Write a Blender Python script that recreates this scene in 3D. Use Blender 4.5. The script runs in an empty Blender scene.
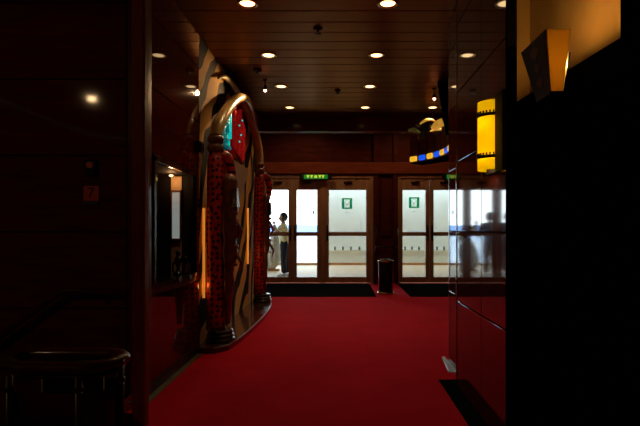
import bpy, bmesh, math, random
from mathutils import Vector, Matrix, noise
random.seed(7)
C = bpy.context.scene.collection
SC = bpy.context.scene
PI = math.pi

# ------------------------------------------------------------------ camera, world, exposure
cam_d = bpy.data.cameras.new('camera'); cam = bpy.data.objects.new('camera', cam_d); C.objects.link(cam)
cam_d.sensor_width = 36.0; cam_d.lens = 36.0 * 495 / 640
cam_d.shift_x = -19 / 640; cam_d.shift_y = 16 / 640
cam_d.clip_end = 5000; cam_d.clip_start = 0.02
cam.location = (0, 0, 1.2); cam.rotation_euler = (PI / 2, 0, 0)
SC.camera = cam
SC.view_settings.view_transform = 'Standard'; SC.view_settings.look = 'None'
SC.view_settings.gamma = 1.0; SC.view_settings.use_curve_mapping = False
SC.view_settings.exposure = 0.0
try:
    SC.cycles.use_denoising = True
    SC.cycles.max_bounces = 10
    SC.cycles.sample_clamp_indirect = 4.0
    SC.cycles.caustics_reflective = False; SC.cycles.caustics_refractive = False
except Exception:
    pass

SKY = 6.3
W = bpy.data.worlds.new('world'); SC.world = W; W.use_nodes = True
nt = W.node_tree; nt.nodes.clear()
wo = nt.nodes.new('ShaderNodeOutputWorld'); bg = nt.nodes.new('ShaderNodeBackground')
tc = nt.nodes.new('ShaderNodeTexCoord'); sx = nt.nodes.new('ShaderNodeSeparateXYZ')
cr = nt.nodes.new('ShaderNodeValToRGB')
nt.links.new(tc.outputs['Generated'], sx.inputs[0]); nt.links.new(sx.outputs['Z'], cr.inputs[0])
cr.color_ramp.elements[0].position = 0.0; cr.color_ramp.elements[0].color = (0.84, 0.92, 1.0, 1)
cr.color_ramp.elements[1].position = 0.6; cr.color_ramp.elements[1].color = (0.62, 0.80, 1.0, 1)
nt.links.new(cr.outputs[0], bg.inputs[0]); bg.inputs[1].default_value = SKY
nt.links.new(bg.outputs[0], wo.inputs[0])

P_DOWN = 13.0      # watts of each ceiling downlight
WARM = (1.0, 0.62, 0.30)

# ------------------------------------------------------------------ materials
def new_mat(name):
    m = bpy.data.materials.new(name); m.use_nodes = True
    return m, m.node_tree.nodes, m.node_tree.links, m.node_tree.nodes['Principled BSDF']

def mat(name, col, rough=0.5, metal=0.0, coat=0.0, var=0.15, scale=8.0, bump=0.0, bscale=60, emit=None, estr=0.0,
        stretch=(1, 1, 1), spec=0.5, coat_rough=0.04, ior=1.5):
    m, N, L, b = new_mat(name)
    t = N.new('ShaderNodeTexCoord'); mp = N.new('ShaderNodeMapping'); mp.inputs['Scale'].default_value = stretch
    L.new(t.outputs['Object'], mp.inputs[0])
    n = N.new('ShaderNodeTexNoise'); n.inputs['Scale'].default_value = scale; n.inputs['Detail'].default_value = 5
    L.new(mp.outputs[0], n.inputs['Vector'])
    r = N.new('ShaderNodeValToRGB')
    r.color_ramp.elements[0].position = 0.3; r.color_ramp.elements[1].position = 0.7
    r.color_ramp.elements[0].color = tuple(max(0, c * (1 - var)) for c in col) + (1,)
    r.color_ramp.elements[1].color = tuple(min(1, c * (1 + var)) for c in col) + (1,)
    L.new(n.outputs['Fac'], r.inputs[0]); L.new(r.outputs[0], b.inputs['Base Color'])
    b.inputs['Roughness'].default_value = rough; b.inputs['Metallic'].default_value = metal
    b.inputs['Coat Weight'].default_value = coat; b.inputs['Coat Roughness'].default_value = coat_rough
    b.inputs['Specular IOR Level'].default_value = spec; b.inputs['IOR'].default_value = ior
    b.inputs['Coat IOR'].default_value = ior
    if bump:
        n2 = N.new('ShaderNodeTexNoise'); n2.inputs['Scale'].default_value = bscale; n2.inputs['Detail'].default_value = 4
        L.new(t.outputs['Object'], n2.inputs['Vector'])
        bp = N.new('ShaderNodeBump'); bp.inputs['Strength'].default_value = bump; bp.inputs['Distance'].default_value = 0.01
        L.new(n2.outputs['Fac'], bp.inputs['Height']); L.new(bp.outputs[0], b.inputs['Normal'])
    if emit:
        b.inputs['Emission Color'].default_value = tuple(emit) + (1,); b.inputs['Emission Strength'].default_value = estr
    return m

M = {}
M['mahog'] = mat('mahogany_gloss', (0.07, 0.008, 0.003), 0.42, coat=0.8, var=0.3, scale=3, stretch=(1, 1, 6), spec=0.0)
M['mahog_post'] = mat('mahogany_post', (0.08, 0.010, 0.004), 0.4, spec=0.1, coat=0.35, var=0.3, scale=5, stretch=(6, 6, 1), coat_rough=0.1)
M['mahog_far'] = mat('mahogany_far', (0.10, 0.016, 0.007), 0.45, coat=0.3, var=0.3, scale=3, stretch=(1, 1, 5), coat_rough=0.15, spec=0.1)
M['rightpan'] = mat('lacquer_panel', (0.075, 0.008, 0.005), 0.4, coat=1.0, var=0.2, scale=3, spec=0.0, coat_rough=0.045, ior=2.0)
M['black'] = mat('black_paint', (0.006, 0.005, 0.005), 0.5, var=0.2)
M['blackg'] = mat('black_gloss', (0.006, 0.005, 0.005), 0.18, coat=0.6, var=0.2)
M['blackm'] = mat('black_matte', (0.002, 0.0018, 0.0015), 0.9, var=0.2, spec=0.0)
M['strip'] = mat('orange_light_strip', (0.8, 0.5, 0.2), 0.5, emit=(1.0, 0.30, 0.03), estr=0.55)
M['slimpost'] = mat('mahogany_slim_post', (0.20, 0.028, 0.008), 0.45, var=0.25, scale=5, stretch=(6, 6, 1), spec=0.1)
M['binblack'] = mat('bin_black', (0.004, 0.0035, 0.003), 0.45, var=0.2, spec=0.25)
M['header'] = mat('header_wood', (0.26, 0.05, 0.012), 0.5, var=0.2, scale=3, stretch=(1, 1, 5), spec=0.2)
M['seam'] = mat('seam_dark', (0.006, 0.003, 0.002), 0.7, var=0.2, spec=0.2)
M['frame'] = mat('door_frame_wood', (0.50, 0.26, 0.125), 0.42, coat=0.3, var=0.2, scale=4, stretch=(4, 4, 0.6), coat_rough=0.15)
M['brass'] = mat('brass', (0.62, 0.42, 0.16), 0.25, metal=1.0, var=0.1)
M['chrome'] = mat('steel', (0.55, 0.56, 0.58), 0.22, metal=1.0, var=0.05)
M['dullmetal'] = mat('dull_metal_strip', (0.22, 0.20, 0.12), 0.45, metal=0.7, var=0.2)
M['ivory'] = mat('ivory', (0.50, 0.34, 0.12), 0.3, coat=0.5, var=0.25, scale=6, coat_rough=0.15)
M['cream'] = mat('cream_plaster', (0.55, 0.36, 0.16), 0.7, var=0.06)
M['ebony'] = mat('carved_wood', (0.13, 0.035, 0.018), 0.28, coat=0.7, var=0.5, scale=14, bump=0.5, bscale=25, coat_rough=0.12)
M['capwood'] = mat('cap_wood', (0.13, 0.045, 0.015), 0.4, coat=0.4, var=0.4, scale=20, coat_rough=0.15)
M['plinth'] = mat('plinth_top', (0.07, 0.028, 0.012), 0.25, coat=1.0, var=0.3, scale=4, coat_rough=0.08)
M['mat'] = mat('door_mat_pile', (0.010, 0.011, 0.013), 1.0, spec=0.0, var=0.4, scale=120, bump=0.6, bscale=300)
M['tile'] = mat('dark_stone', (0.004, 0.008, 0.009), 0.6, var=0.5, scale=12, spec=0.0)
M['white'] = mat('white_paint', (0.80, 0.80, 0.74), 0.45, var=0.03, scale=2)
M['whitew'] = mat('white_wall_outside', (0.80, 0.79, 0.68), 0.5, var=0.05, scale=1.5)
M['woodtrim'] = mat('orange_wood', (0.45, 0.17, 0.03), 0.5, var=0.2)
M['signred'] = mat('red_plate', (0.60, 0.02, 0.016), 0.5, var=0.1)
M['green'] = mat('sign_green', (0.0, 0.20, 0.085), 0.5, var=0.03)
M['signwhite'] = mat('sign_white', (0.8, 0.85, 0.8), 0.5, var=0.03, emit=(0.8, 0.9, 0.8), estr=0.0)
M['grey'] = mat('grey_ink', (0.12, 0.12, 0.12), 0.6, var=0.05)
M['downlens'] = mat('lamp_lens', (0.9, 0.8, 0.6), 0.5, emit=(1.0, 0.66, 0.30), estr=3.2)
M['pinklens'] = mat('spot_lens', (0.9, 0.8, 0.8), 0.5, emit=(1.0, 0.50, 0.36), estr=9.0)
M['teal'] = mat('teal_neon', (0.0, 0.3, 0.3), 0.4, emit=(0.0, 0.75, 0.72), estr=0.55)
M['teald'] = mat('teal_neon_dim', (0.0, 0.25, 0.27), 0.4, emit=(0.0, 0.5, 0.6), estr=0.14)
M['redneon'] = mat('red_sign_letter', (0.45, 0.010, 0.010), 0.7, spec=0.1, emit=(1.0, 0.02, 0.02), estr=0.10)
M['bluetile'] = mat('blue_lit_glass', (0.0, 0.05, 0.4), 0.3, coat=0.5, emit=(0.01, 0.11, 0.95), estr=0.85)
M['yeltile'] = mat('amber_lit_glass', (0.4, 0.25, 0.02), 0.3, coat=0.5, emit=(1.0, 0.52, 0.03), estr=0.85)
M['canopywood'] = mat('canopy_wood', (0.11, 0.03, 0.012), 0.6, spec=0.15, var=0.2, stretch=(1, 1, 4))
M['leafgold'] = mat('gold_leaf_glass', (0.7, 0.42, 0.06), 0.4, var=0.4, scale=12, emit=(1.0, 0.50, 0.06), estr=0.36)
M['leafdim'] = mat('dim_leaf_glass', (0.12, 0.10, 0.02), 0.4, var=0.4, scale=12, emit=(0.6, 0.5, 0.1), estr=0.035)
M['leafdark'] = mat('dark_leaf', (0.01, 0.015, 0.008), 0.5, var=0.4)
M['exitg'] = mat('exit_lit_green', (0.0, 0.1, 0.02), 0.4, emit=(0.01, 0.20, 0.02), estr=0.8)
M['exity'] = mat('exit_lit_yellow', (0.5, 0.5, 0.05), 0.4, emit=(0.55, 0.65, 0.05), estr=0.9)
M['pane_reflection'] = mat('lit_pane', (0.3, 0.3, 0.28), 0.3, coat=0.5, var=0.5, scale=6, emit=(0.72, 0.80, 0.76), estr=0.24)  # weak emission stands in for the outside mirrored in the pane
M['tan'] = mat('tan_panel', (0.42, 0.27, 0.13), 0.6, var=0.1)
M['skin'] = mat('skin', (0.42, 0.22, 0.14), 0.5, var=0.06)
M['hair'] = mat('black_hair', (0.03, 0.026, 0.025), 0.5, var=0.3, scale=40)
M['shirt'] = mat('pale_yellow_shirt', (0.85, 0.86, 0.50), 0.8, var=0.05)
M['trouser'] = mat('navy_trousers', (0.012, 0.014, 0.026), 0.85, var=0.2)
M['shoe'] = mat('white_trainers', (0.72, 0.74, 0.76), 0.6, var=0.06)
M['gshirt'] = mat('grey_shirt', (0.16, 0.19, 0.22), 0.8, var=0.1)
M['bshirt'] = mat('blue_shirt', (0.10, 0.16, 0.24), 0.8, var=0.1)
M['brownt'] = mat('brown_trousers', (0.14, 0.06, 0.04), 0.85, var=0.2)
M['canvas'] = mat('grey_canvas', (0.50, 0.47, 0.40), 0.85, var=0.35, scale=7, stretch=(3, 3, 0.6))
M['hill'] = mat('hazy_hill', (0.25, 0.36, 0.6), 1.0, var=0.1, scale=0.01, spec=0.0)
M['sea'] = mat('sea_water', (0.05, 0.13, 0.30), 0.25, var=0.2, scale=0.05)
M['bronze'] = mat('dark_bronze', (0.05, 0.03, 0.015), 0.35, metal=0.6, var=0.3)
M['pattern'] = mat('lamp_pattern', (0.16, 0.055, 0.02), 0.5, var=0.2)
M['treadc'] = mat('stair_carpet', (0.05, 0.004, 0.006), 0.95, var=0.2, scale=60)

def carpet():
    m, N, L, b = new_mat('red_carpet')
    t = N.new('ShaderNodeTexCoord')
    n = N.new('ShaderNodeTexNoise'); n.inputs['Scale'].default_value = 2.0; n.inputs['Detail'].default_value = 6
    n2 = N.new('ShaderNodeTexNoise'); n2.inputs['Scale'].default_value = 180; n2.inputs['Detail'].default_value = 2
    L.new(t.outputs['Object'], n.inputs['Vector']); L.new(t.outputs['Object'], n2.inputs['Vector'])
    mx = N.new('ShaderNodeMath'); mx.operation = 'ADD'; L.new(n.outputs['Fac'], mx.inputs[0]); L.new(n2.outputs['Fac'], mx.inputs[1])
    dv = N.new('ShaderNodeMath'); dv.operation = 'MULTIPLY'; dv.inputs[1].default_value = 0.5; L.new(mx.outputs[0], dv.inputs[0])
    r = N.new('ShaderNodeValToRGB'); r.color_ramp.elements[0].position = 0.3; r.color_ramp.elements[1].position = 0.7
    r.color_ramp.elements[0].color = (0.42, 0.003, 0.012, 1); r.color_ramp.elements[1].color = (0.62, 0.006, 0.022, 1)
    L.new(dv.outputs[0], r.inputs[0]); L.new(r.outputs[0], b.inputs['Base Color'])
    b.inputs['Roughness'].default_value = 1.0; b.inputs['Specular IOR Level'].default_value = 0.05
    bp = N.new('ShaderNodeBump'); bp.inputs['Strength'].default_value = 0.4; bp.inputs['Distance'].default_value = 0.006
    L.new(n2.outputs['Fac'], bp.inputs['Height']); L.new(bp.outputs[0], b.inputs['Normal'])
    return m
M['carpet'] = carpet()

def ceil_mat():
    m, N, L, b = new_mat('bronze_ceiling_slat')
    t = N.new('ShaderNodeTexCoord'); mp = N.new('ShaderNodeMapping'); mp.inputs['Scale'].default_value = (0.6, 14, 1)
    n = N.new('ShaderNodeTexNoise'); n.inputs['Scale'].default_value = 2.5
    L.new(t.outputs['Object'], mp.inputs[0]); L.new(mp.outputs[0], n.inputs['Vector'])
    r = N.new('ShaderNodeValToRGB')
    r.color_ramp.elements[0].color = (0.17, 0.072, 0.026, 1); r.color_ramp.elements[1].color = (0.28, 0.13, 0.05, 1)
    L.new(n.outputs['Fac'], r.inputs[0]); L.new(r.outputs[0], b.inputs['Base Color'])
    b.inputs['Roughness'].default_value = 0.36; b.inputs['Metallic'].default_value = 1.0; b.inputs['Specular Tint'].default_value = (0.80, 0.62, 0.50, 1)
    return m
M['ceil'] = ceil_mat()
M['mahog_front'] = mat('mahogany_satin', (0.11, 0.017, 0.005), 0.5, coat=0.25, var=0.3, scale=3, stretch=(1, 1, 6), spec=0.0, coat_rough=0.06)

def zebra():
    m, N, L, b = new_mat('zebra_painted_wall')
    t = N.new('ShaderNodeTexCoord'); mp = N.new('ShaderNodeMapping')
    mp.inputs['Rotation'].default_value = (math.radians(42), 0, 0)
    mp.inputs['Scale'].default_value = (0.2, 1.0, 0.75)
    L.new(t.outputs['Object'], mp.inputs[0])
    w = N.new('ShaderNodeTexWave'); w.bands_direction = 'Y'; w.inputs['Scale'].default_value = 0.85
    w.inputs['Distortion'].default_value = 7.5; w.inputs['Detail'].default_value = 1.6; w.inputs['Detail Scale'].default_value = 1.5
    L.new(mp.outputs[0], w.inputs['Vector'])
    r = N.new('ShaderNodeValToRGB'); r.color_ramp.elements[0].position = 0.45; r.color_ramp.elements[1].position = 0.50
    r.color_ramp.elements[0].color = (0.008, 0.006, 0.004, 1); r.color_ramp.elements[1].color = (0.60, 0.34, 0.09, 1)
    L.new(w.outputs['Fac'], r.inputs[0]); L.new(r.outputs[0], b.inputs['Base Color'])
    b.inputs['Specular IOR Level'].default_value = 0.1
    b.inputs['Roughness'].default_value = 0.8
    return m
M['zebra'] = zebra()

def spots():
    m, N, L, b = new_mat('red_spotted_hide')
    t = N.new('ShaderNodeTexCoord'); x = N.new('ShaderNodeSeparateXYZ'); L.new(t.outputs['Object'], x.inputs[0])
    at = N.new('ShaderNodeMath'); at.operation = 'ARCTAN2'; L.new(x.outputs['Y'], at.inputs[0]); L.new(x.outputs['X'], at.inputs[1])
    sc_ = N.new('ShaderNodeMath'); sc_.operation = 'MULTIPLY'; sc_.inputs[1].default_value = 0.09; L.new(at.outputs[0], sc_.inputs[0])
    cb = N.new('ShaderNodeCombineXYZ'); L.new(sc_.outputs[0], cb.inputs[0]); L.new(x.outputs['Z'], cb.inputs[1])
    v = N.new('ShaderNodeTexVoronoi'); v.voronoi_dimensions = '2D'; v.inputs['Scale'].default_value = 17; v.inputs['Randomness'].default_value = 0.55
    L.new(cb.outputs[0], v.inputs['Vector'])
    r = N.new('ShaderNodeValToRGB'); r.color_ramp.elements[0].position = 0.28; r.color_ramp.elements[1].position = 0.34
    r.color_ramp.elements[0].color = (0.006, 0.003, 0.003, 1); r.color_ramp.elements[1].color = (0.46, 0.014, 0.010, 1)
    L.new(v.outputs['Distance'], r.inputs[0]); L.new(r.outputs[0], b.inputs['Base Color'])
    b.inputs['Roughness'].default_value = 0.45
    return m
M['spots'] = spots()

def deck():
    m, N, L, b = new_mat('teak_deck')
    t = N.new('ShaderNodeTexCoord')
    w = N.new('ShaderNodeTexWave'); w.bands_direction = 'Y'; w.inputs['Scale'].default_value = 2.6; w.wave_profile = 'SAW'
    L.new(t.outputs['Object'], w.inputs['Vector'])
    r = N.new('ShaderNodeValToRGB'); r.color_ramp.elements[0].position = 0.02; r.color_ramp.elements[1].position = 0.08
    r.color_ramp.elements[0].color = (0.12, 0.07, 0.04, 1); r.color_ramp.elements[1].color = (0.52, 0.37, 0.22, 1)
    L.new(w.outputs['Fac'], r.inputs[0]); L.new(r.outputs[0], b.inputs['Base Color'])
    b.inputs['Roughness'].default_value = 0.6
    return m
M['deck'] = deck()

def glass():
    m, N, L, b = new_mat('door_glass')
    out = N['Material Output']; N.remove(b)
    tr = N.new('ShaderNodeBsdfTransparent'); tr.inputs[0].default_value = (0.95, 0.97, 0.95, 1)
    gl = N.new('ShaderNodeBsdfGlossy'); gl.inputs['Roughness'].default_value = 0.02
    fr = N.new('ShaderNodeFresnel'); fr.inputs[0].default_value = 1.45
    mx = N.new('ShaderNodeMixShader'); L.new(fr.outputs[0], mx.inputs[0]); L.new(tr.outputs[0], mx.inputs[1]); L.new(gl.outputs[0], mx.inputs[2])
    L.new(mx.outputs[0], out.inputs[0])
    return m
M['glass'] = glass()

def shade(name, col, emit, estr, t=0.6):
    m, N, L, b = new_mat(name)
    out = N['Material Output']; N.remove(b)
    d = N.new('ShaderNodeBsdfDiffuse'); d.inputs[0].default_value = col + (1,)
    s = N.new('ShaderNodeBsdfTranslucent'); s.inputs[0].default_value = col + (1,)
    mx = N.new('ShaderNodeMixShader'); mx.inputs[0].default_value = t
    L.new(d.outputs[0], mx.inputs[1]); L.new(s.outputs[0], mx.inputs[2])
    e = N.new('ShaderNodeEmission'); e.inputs[0].default_value = emit + (1,); e.inputs[1].default_value = estr
    a = N.new('ShaderNodeAddShader'); L.new(mx.outputs[0], a.inputs[0]); L.new(e.outputs[0], a.inputs[1])
    L.new(a.outputs[0], out.inputs[0])
    return m
def film(name, tint, col, t):
    m, N, L, b = new_mat(name)
    out = N['Material Output']; N.remove(b)
    tr = N.new('ShaderNodeBsdfTransparent'); tr.inputs[0].default_value = tint + (1,)
    d = N.new('ShaderNodeBsdfDiffuse'); d.inputs[0].default_value = col + (1,)
    mx = N.new('ShaderNodeMixShader'); mx.inputs[0].default_value = t
    L.new(tr.outputs[0], mx.inputs[1]); L.new(d.outputs[0], mx.inputs[2]); L.new(mx.outputs[0], out.inputs[0])
    return m
M['green'] = film('sign_green_film', (0.0, 0.62, 0.36), (0.0, 0.3, 0.12), 0.25)
M['signwhite'] = film('sign_white_film', (1, 1, 1), (0.9, 0.9, 0.9), 0.12)
M['ambershade'] = shade('amber_lamp_shade', (1.0, 0.76, 0.05), (1.0, 0.60, 0.0), 0.36)
M['orangeshade'] = shade('orange_lamp_shade', (0.46, 0.32, 0.08), (1.0, 0.38, 0.03), 0.0, 0.7)

# ------------------------------------------------------------------ geometry helpers
class MB:
    """collects shapes into one mesh"""
    def __init__(s): s.bm = bmesh.new(); s.mi = 0
    def _tag(s, faces, smooth=False):
        for f in faces:
            f.material_index = s.mi; f.smooth = smooth
    def box(s, x0, x1, y0, y1, z0, z1, bev=0.0, rot=None, piv=None):
        r = bmesh.ops.create_cube(s.bm, size=1.0)
        vs = r['verts']
        for v in vs:
            v.co = Vector(((x0 + x1) / 2 + v.co.x * (x1 - x0), (y0 + y1) / 2 + v.co.y * (y1 - y0), (z0 + z1) / 2 + v.co.z * (z1 - z0)))
        if rot:
            p = Vector(piv) if piv else Vector(((x0 + x1) / 2, (y0 + y1) / 2, (z0 + z1) / 2))
            bmesh.ops.rotate(s.bm, verts=vs, cent=p, matrix=rot)
        fs = set(f for v in vs for f in v.link_faces); s._tag(fs)
        if bev > 0:
            es = list(set(e for v in vs for e in v.link_edges))
            o = bmesh.ops.bevel(s.bm, geom=es, offset=bev, segments=2, profile=0.6, affect='EDGES')
            s._tag(o['faces'])
        return s
    def poly(s, pts, z0, z1):
        b = [s.bm.verts.new((x, y, z0)) for x, y in pts]; t = [s.bm.verts.new((x, y, z1)) for x, y in pts]
        fs = [s.bm.faces.new(t), s.bm.faces.new(b[::-1])]
        n = len(pts)
        for i in range(n): fs.append(s.bm.faces.new((b[i], b[(i + 1) % n], t[(i + 1) % n], t[i])))
        s._tag(fs); return s
    def hull8(s, pts):
        """8 corner points: bottom 4 (ccw) then top 4"""
        v = [s.bm.verts.new(p) for p in pts]
        fs = [s.bm.faces.new([v[i] for i in q]) for q in ((3, 2, 1, 0), (4, 5, 6, 7), (0, 1, 5, 4), (1, 2, 6, 5), (2, 3, 7, 6), (3, 0, 4, 7))]
        s._tag(fs); return s
    def lathe(s, prof, cx=0, cy=0, n=24, a0=0, a1=2 * PI, smooth=True, cap=True, axis='Z', cz=0):
        full = abs(a1 - a0 - 2 * PI) < 1e-6
        rings = []
        for r, z in prof:
            ring = []
            for i in range(n if full else n + 1):
                a = a0 + (a1 - a0) * i / n
                if axis == 'Z': p = (cx + r * math.cos(a), cy + r * math.sin(a), cz + z)
                elif axis == 'X': p = (cx + z, cy + r * math.cos(a), cz + r * math.sin(a))
                else: p = (cx + r * math.cos(a), cy + z, cz + r * math.sin(a))
                ring.append(s.bm.verts.new(p))
            rings.append(ring)
        fs = []
        m = len(rings[0])
        for a, b in zip(rings, rings[1:]):
            for i in range(m if full else m - 1):
                fs.append(s.bm.faces.new((a[i], a[(i + 1) % m], b[(i + 1) % m], b[i])))
        s._tag(fs, smooth)
        if cap and full:
            s._tag([s.bm.faces.new(rings[0][::-1]), s.bm.faces.new(rings[-1])])
        return s
    def tube(s, pts, rad, n=10, smooth=True, cap=True, sq=(1, 1)):
        pts = [Vector(p) for p in pts]
        if not hasattr(rad, '__len__'): rad = [rad] * len(pts)
        rings = []; up = None
        for i, p in enumerate(pts):
            d = (pts[min(i + 1, len(pts) - 1)] - pts[max(i - 1, 0)]).normalized()
            if up is None:
                up = Vector((0, 0, 1)) if abs(d.z) < 0.9 else Vector((0, 1, 0))
            x = d.cross(up).normalized(); y = x.cross(d).normalized(); up = y
            rings.append([s.bm.verts.new(p + (x * math.cos(2 * PI * k / n) * sq[0] + y * math.sin(2 * PI * k / n) * sq[1]) * rad[i]) for k in range(n)])
        fs = []
        for a, b in zip(rings, rings[1:]):
            for k in range(n): fs.append(s.bm.faces.new((a[k], a[(k + 1) % n], b[(k + 1) % n], b[k])))
        s._tag(fs, smooth)
        if cap: s._tag([s.bm.faces.new(rings[0][::-1]), s.bm.faces.new(rings[-1])], smooth)
        return s
    def ball(s, c, r, seg=14, f=None, smooth=True):
        o = bmesh.ops.create_uvsphere(s.bm, u_segments=seg, v_segments=max(6, seg * 2 // 3), radius=1)
        r = r if hasattr(r, '__len__') else (r, r, r)
        for v in o['verts']:
            q = Vector(v.co)
            if f: q = f(q)
            v.co = Vector((c[0] + q.x * r[0], c[1] + q.y * r[1], c[2] + q.z * r[2]))
        s._tag(set(f2 for v in o['verts'] for f2 in v.link_faces), smooth); return s
    def build(s, name, mats, parent=None, loc=None):
        bmesh.ops.recalc_face_normals(s.bm, faces=s.bm.faces[:])
        me = bpy.data.meshes.new(name)
        if loc:
            bmesh.ops.translate(s.bm, verts=s.bm.verts[:], vec=-Vector(loc))
        s.bm.to_mesh(me); s.bm.free()
        for m in (mats if isinstance(mats, (list, tuple)) else [mats]): me.materials.append(m)
        o = bpy.data.objects.new(name, me); C.objects.link(o)
        if parent: o.parent = parent
        if loc: o.location = loc
        return o

def smooth_path(pts, k=6):
    """Catmull-Rom through 3-D points"""
    P = [Vector(p) for p in pts]; out = []
    for i in range(len(P) - 1):
        p0 = P[max(i - 1, 0)]; p1 = P[i]; p2 = P[i + 1]; p3 = P[min(i + 2, len(P) - 1)]
        for j in range(k):
            t = j / k
            out.append(0.5 * ((2 * p1) + (p2 - p0) * t + (2 * p0 - 5 * p1 + 4 * p2 - p3) * t * t + (3 * p1 - p0 - 3 * p2 + p3) * t ** 3))
    out.append(P[-1]); return out
def lerp_list(v, n):
    o = []
    for i in range(n):
        t = i / (n - 1) * (len(v) - 1); a = int(min(t, len(v) - 2)); o.append(v[a] + (v[a + 1] - v[a]) * (t - a))
    return o

def empty(name, label, cat, loc=(0, 0, 0), group=None, kind=None):
    o = bpy.data.objects.new(name, None); C.objects.link(o); o.location = loc; o.empty_display_size = 0.1
    o['label'] = label; o['category'] = cat
    if group: o['group'] = group
    if kind: o['kind'] = kind
    return o
def tag(o, label, cat, group=None, kind=None):
    o['label'] = label; o['category'] = cat
    if group: o['group'] = group
    if kind: o['kind'] = kind
    return o
def struct(name, label, cat, mb, mats):
    o = mb.build(name, mats); return tag(o, label, cat, kind='structure')
def copy_tree(o, parent=None):
    c = o.copy(); C.objects.link(c)
    if parent is not None: c.parent = parent
    for ch in list(o.children): copy_tree(ch, c)
    return c
def rel(mb, name, mats, parent):
    """world-space mesh parented to a thing that has a location"""
    return mb.build(name, mats, parent)
def light(kind, name, loc, power, col, parent=None, **kw):
    d = bpy.data.lights.new(name, kind); d.energy = power; d.color = col
    for k, v in kw.items(): setattr(d, k, v)
    o = bpy.data.objects.new(name, d); C.objects.link(o); o.location = loc
    if parent: o.parent = parent
    return o

XL, XR, ZC = -1.37, 0.905, 3.10
SEAMS = [0.08, 0.65, 1.18, 1.71, 2.24, 2.77, 3.10]

# ------------------------------------------------------------------ setting: floor and ceiling
f = MB()
f.box(-1.50, 5, -3.5, 11.02, -0.12, 0.0)
f.box(-5, -1.50, -3.5, 0.95, -0.12, 0.0)
f.box(-3.0, -1.50, 8.5, 11.02, -0.12, 0.0)
struct('floor', 'deep red carpet running down the corridor to the glass doors', 'floor', f, M['carpet'])

c = MB()
y = -3.5; step = 0.235; y = 4.31 - step * 34
while y < 8.38:
    a, b = max(y, -3.5) + 0.006, min(y + step, 8.4) - 0.006
    if b > a: c.box(-5, 5, a, b, ZC, ZC + 0.03, bev=0.004)
    y += step
c.mi = 1
c.box(-5, 5, -3.5, 8.4, ZC + 0.035, ZC + 0.1)
struct('ceiling', 'dark bronze slatted ceiling with rows of downlights', 'ceiling', c, [M['ceil'], M['seam']])
c = MB(); c.box(-3, 5, 8.4, 11.1, 3.9, 4.0)
struct('ceiling', 'dark high ceiling over the entrance lobby', 'ceiling', c, M['black'])
t = MB(); t.box(-3, 5, 8.4, 8.6, 2.86, 3.95)
struct('trim_1', 'dark beam across the corridor end under the ceiling', 'beam', t, M['mahog_far'])

def panels(mb, axis, const, a_list, z_list, thick, side, gap=0.005, bev=0.0015, back=0.03):
    """axis 'Y': wall plane at x=const running along y; side = +1 when the face looks to +x. axis 'X': plane y=const along x."""
    for a0, a1 in zip(a_list, a_list[1:]):
        for z0, z1 in zip(z_list, z_list[1:]):
            lo, hi = (const - thick, const) if side > 0 else (const, const + thick)
            if axis == 'Y': mb.box(lo, hi, a0 + gap, a1 - gap, z0 + gap, z1 - gap, bev)
            else: mb.box(a0 + gap, a1 - gap, lo, hi, z0 + gap, z1 - gap, bev)

# left front wall (faces the camera) behind the stair
w = MB()
panels(w, 'X', 3.43, [-5.0, -3.2, -1.47], [-1.5] + SEAMS[1:], 0.02, -1, bev=0)
w.mi = 1; w.box(-5, -1.46, 3.45, 3.6, -1.5, ZC)
struct('wall_front', 'dark mahogany panelled wall beside the stair well', 'wall', w, [M['mahog_front'], M['seam']])
w = MB(); w.box(-1.465, XL + 0.01, 3.42, 3.60, 0, ZC, bev=0.01)
struct('trim_2', 'mahogany corner trim at the start of the left panel wall', 'trim', w, M['mahog_post'])
w = MB(); w.box(-1.245, -1.165, 2.96, 3.04, 0, ZC, bev=0.012)
struct('trim_14', 'slim dark mahogany post standing between the stair and corridor', 'post', w, M['slimpost'])
# left corridor wall with kiosk opening Y 3.62..4.72, Z .78..1.71
w = MB()
panels(w, 'Y', XL, [3.60, 4.84], [0.08, 0.78], 0.02, 1)
panels(w, 'Y', XL, [3.60, 4.84], [1.71, 2.24, 2.77, 3.10], 0.02, 1)
w.box(XL - 0.02, XL, 4.73, 4.84, 0.78, 1.71)
w.mi = 1
w.box(XL - 0.08, XL - 0.02, 3.60, 4.84, 0.0, 0.78); w.box(XL - 0.08, XL - 0.02, 3.60, 4.84, 1.71, ZC)
w.box(XL - 0.6, XL - 0.02, 4.73, 4.84, 0.0, ZC)
w.box(XL - 0.62, XL - 0.55, 3.60, 4.84, 0.0, ZC)
w.box(XL - 0.6, XL - 0.02, 3.60, 4.84, 0.70, 0.76); w.box(XL - 0.6, XL - 0.02, 3.60, 4.84, 1.715, 1.76)
struct('wall_left', 'glossy dark mahogany panel wall with the ticket window', 'wall', w, [M['mahog'], M['seam']])
w = MB(); w.box(XL - 0.01, XL + 0.012, 3.60, 4.80, 0, 0.08)
struct('baseboard_left', 'black skirting along the left panel wall', 'baseboard', w, M['black'])
w = MB(); w.box(XL + 0.012, XL + 0.06, 3.40, 4.76, 0, 0.006)
struct('trim_3', 'dull metal strip on the floor at the foot of the left wall', 'strip', w, M['dullmetal'])
w = MB(); w.box(XL - 0.1, XL, 4.84, 8.36, 0, ZC)
struct('wall_left', 'zebra striped wall behind the tusk archway', 'wall', w, M['zebra'])
w = MB(); w.box(-3.0, XL - 0.1, 8.20, 8.36, 0, 3.9)
w.box(-3.0, -2.9, 8.36, 11.1, 0, 3.9)
struct('wall_left', 'dark lobby wall left of the glass doors', 'wall', w, M['mahog_far'])

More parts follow.
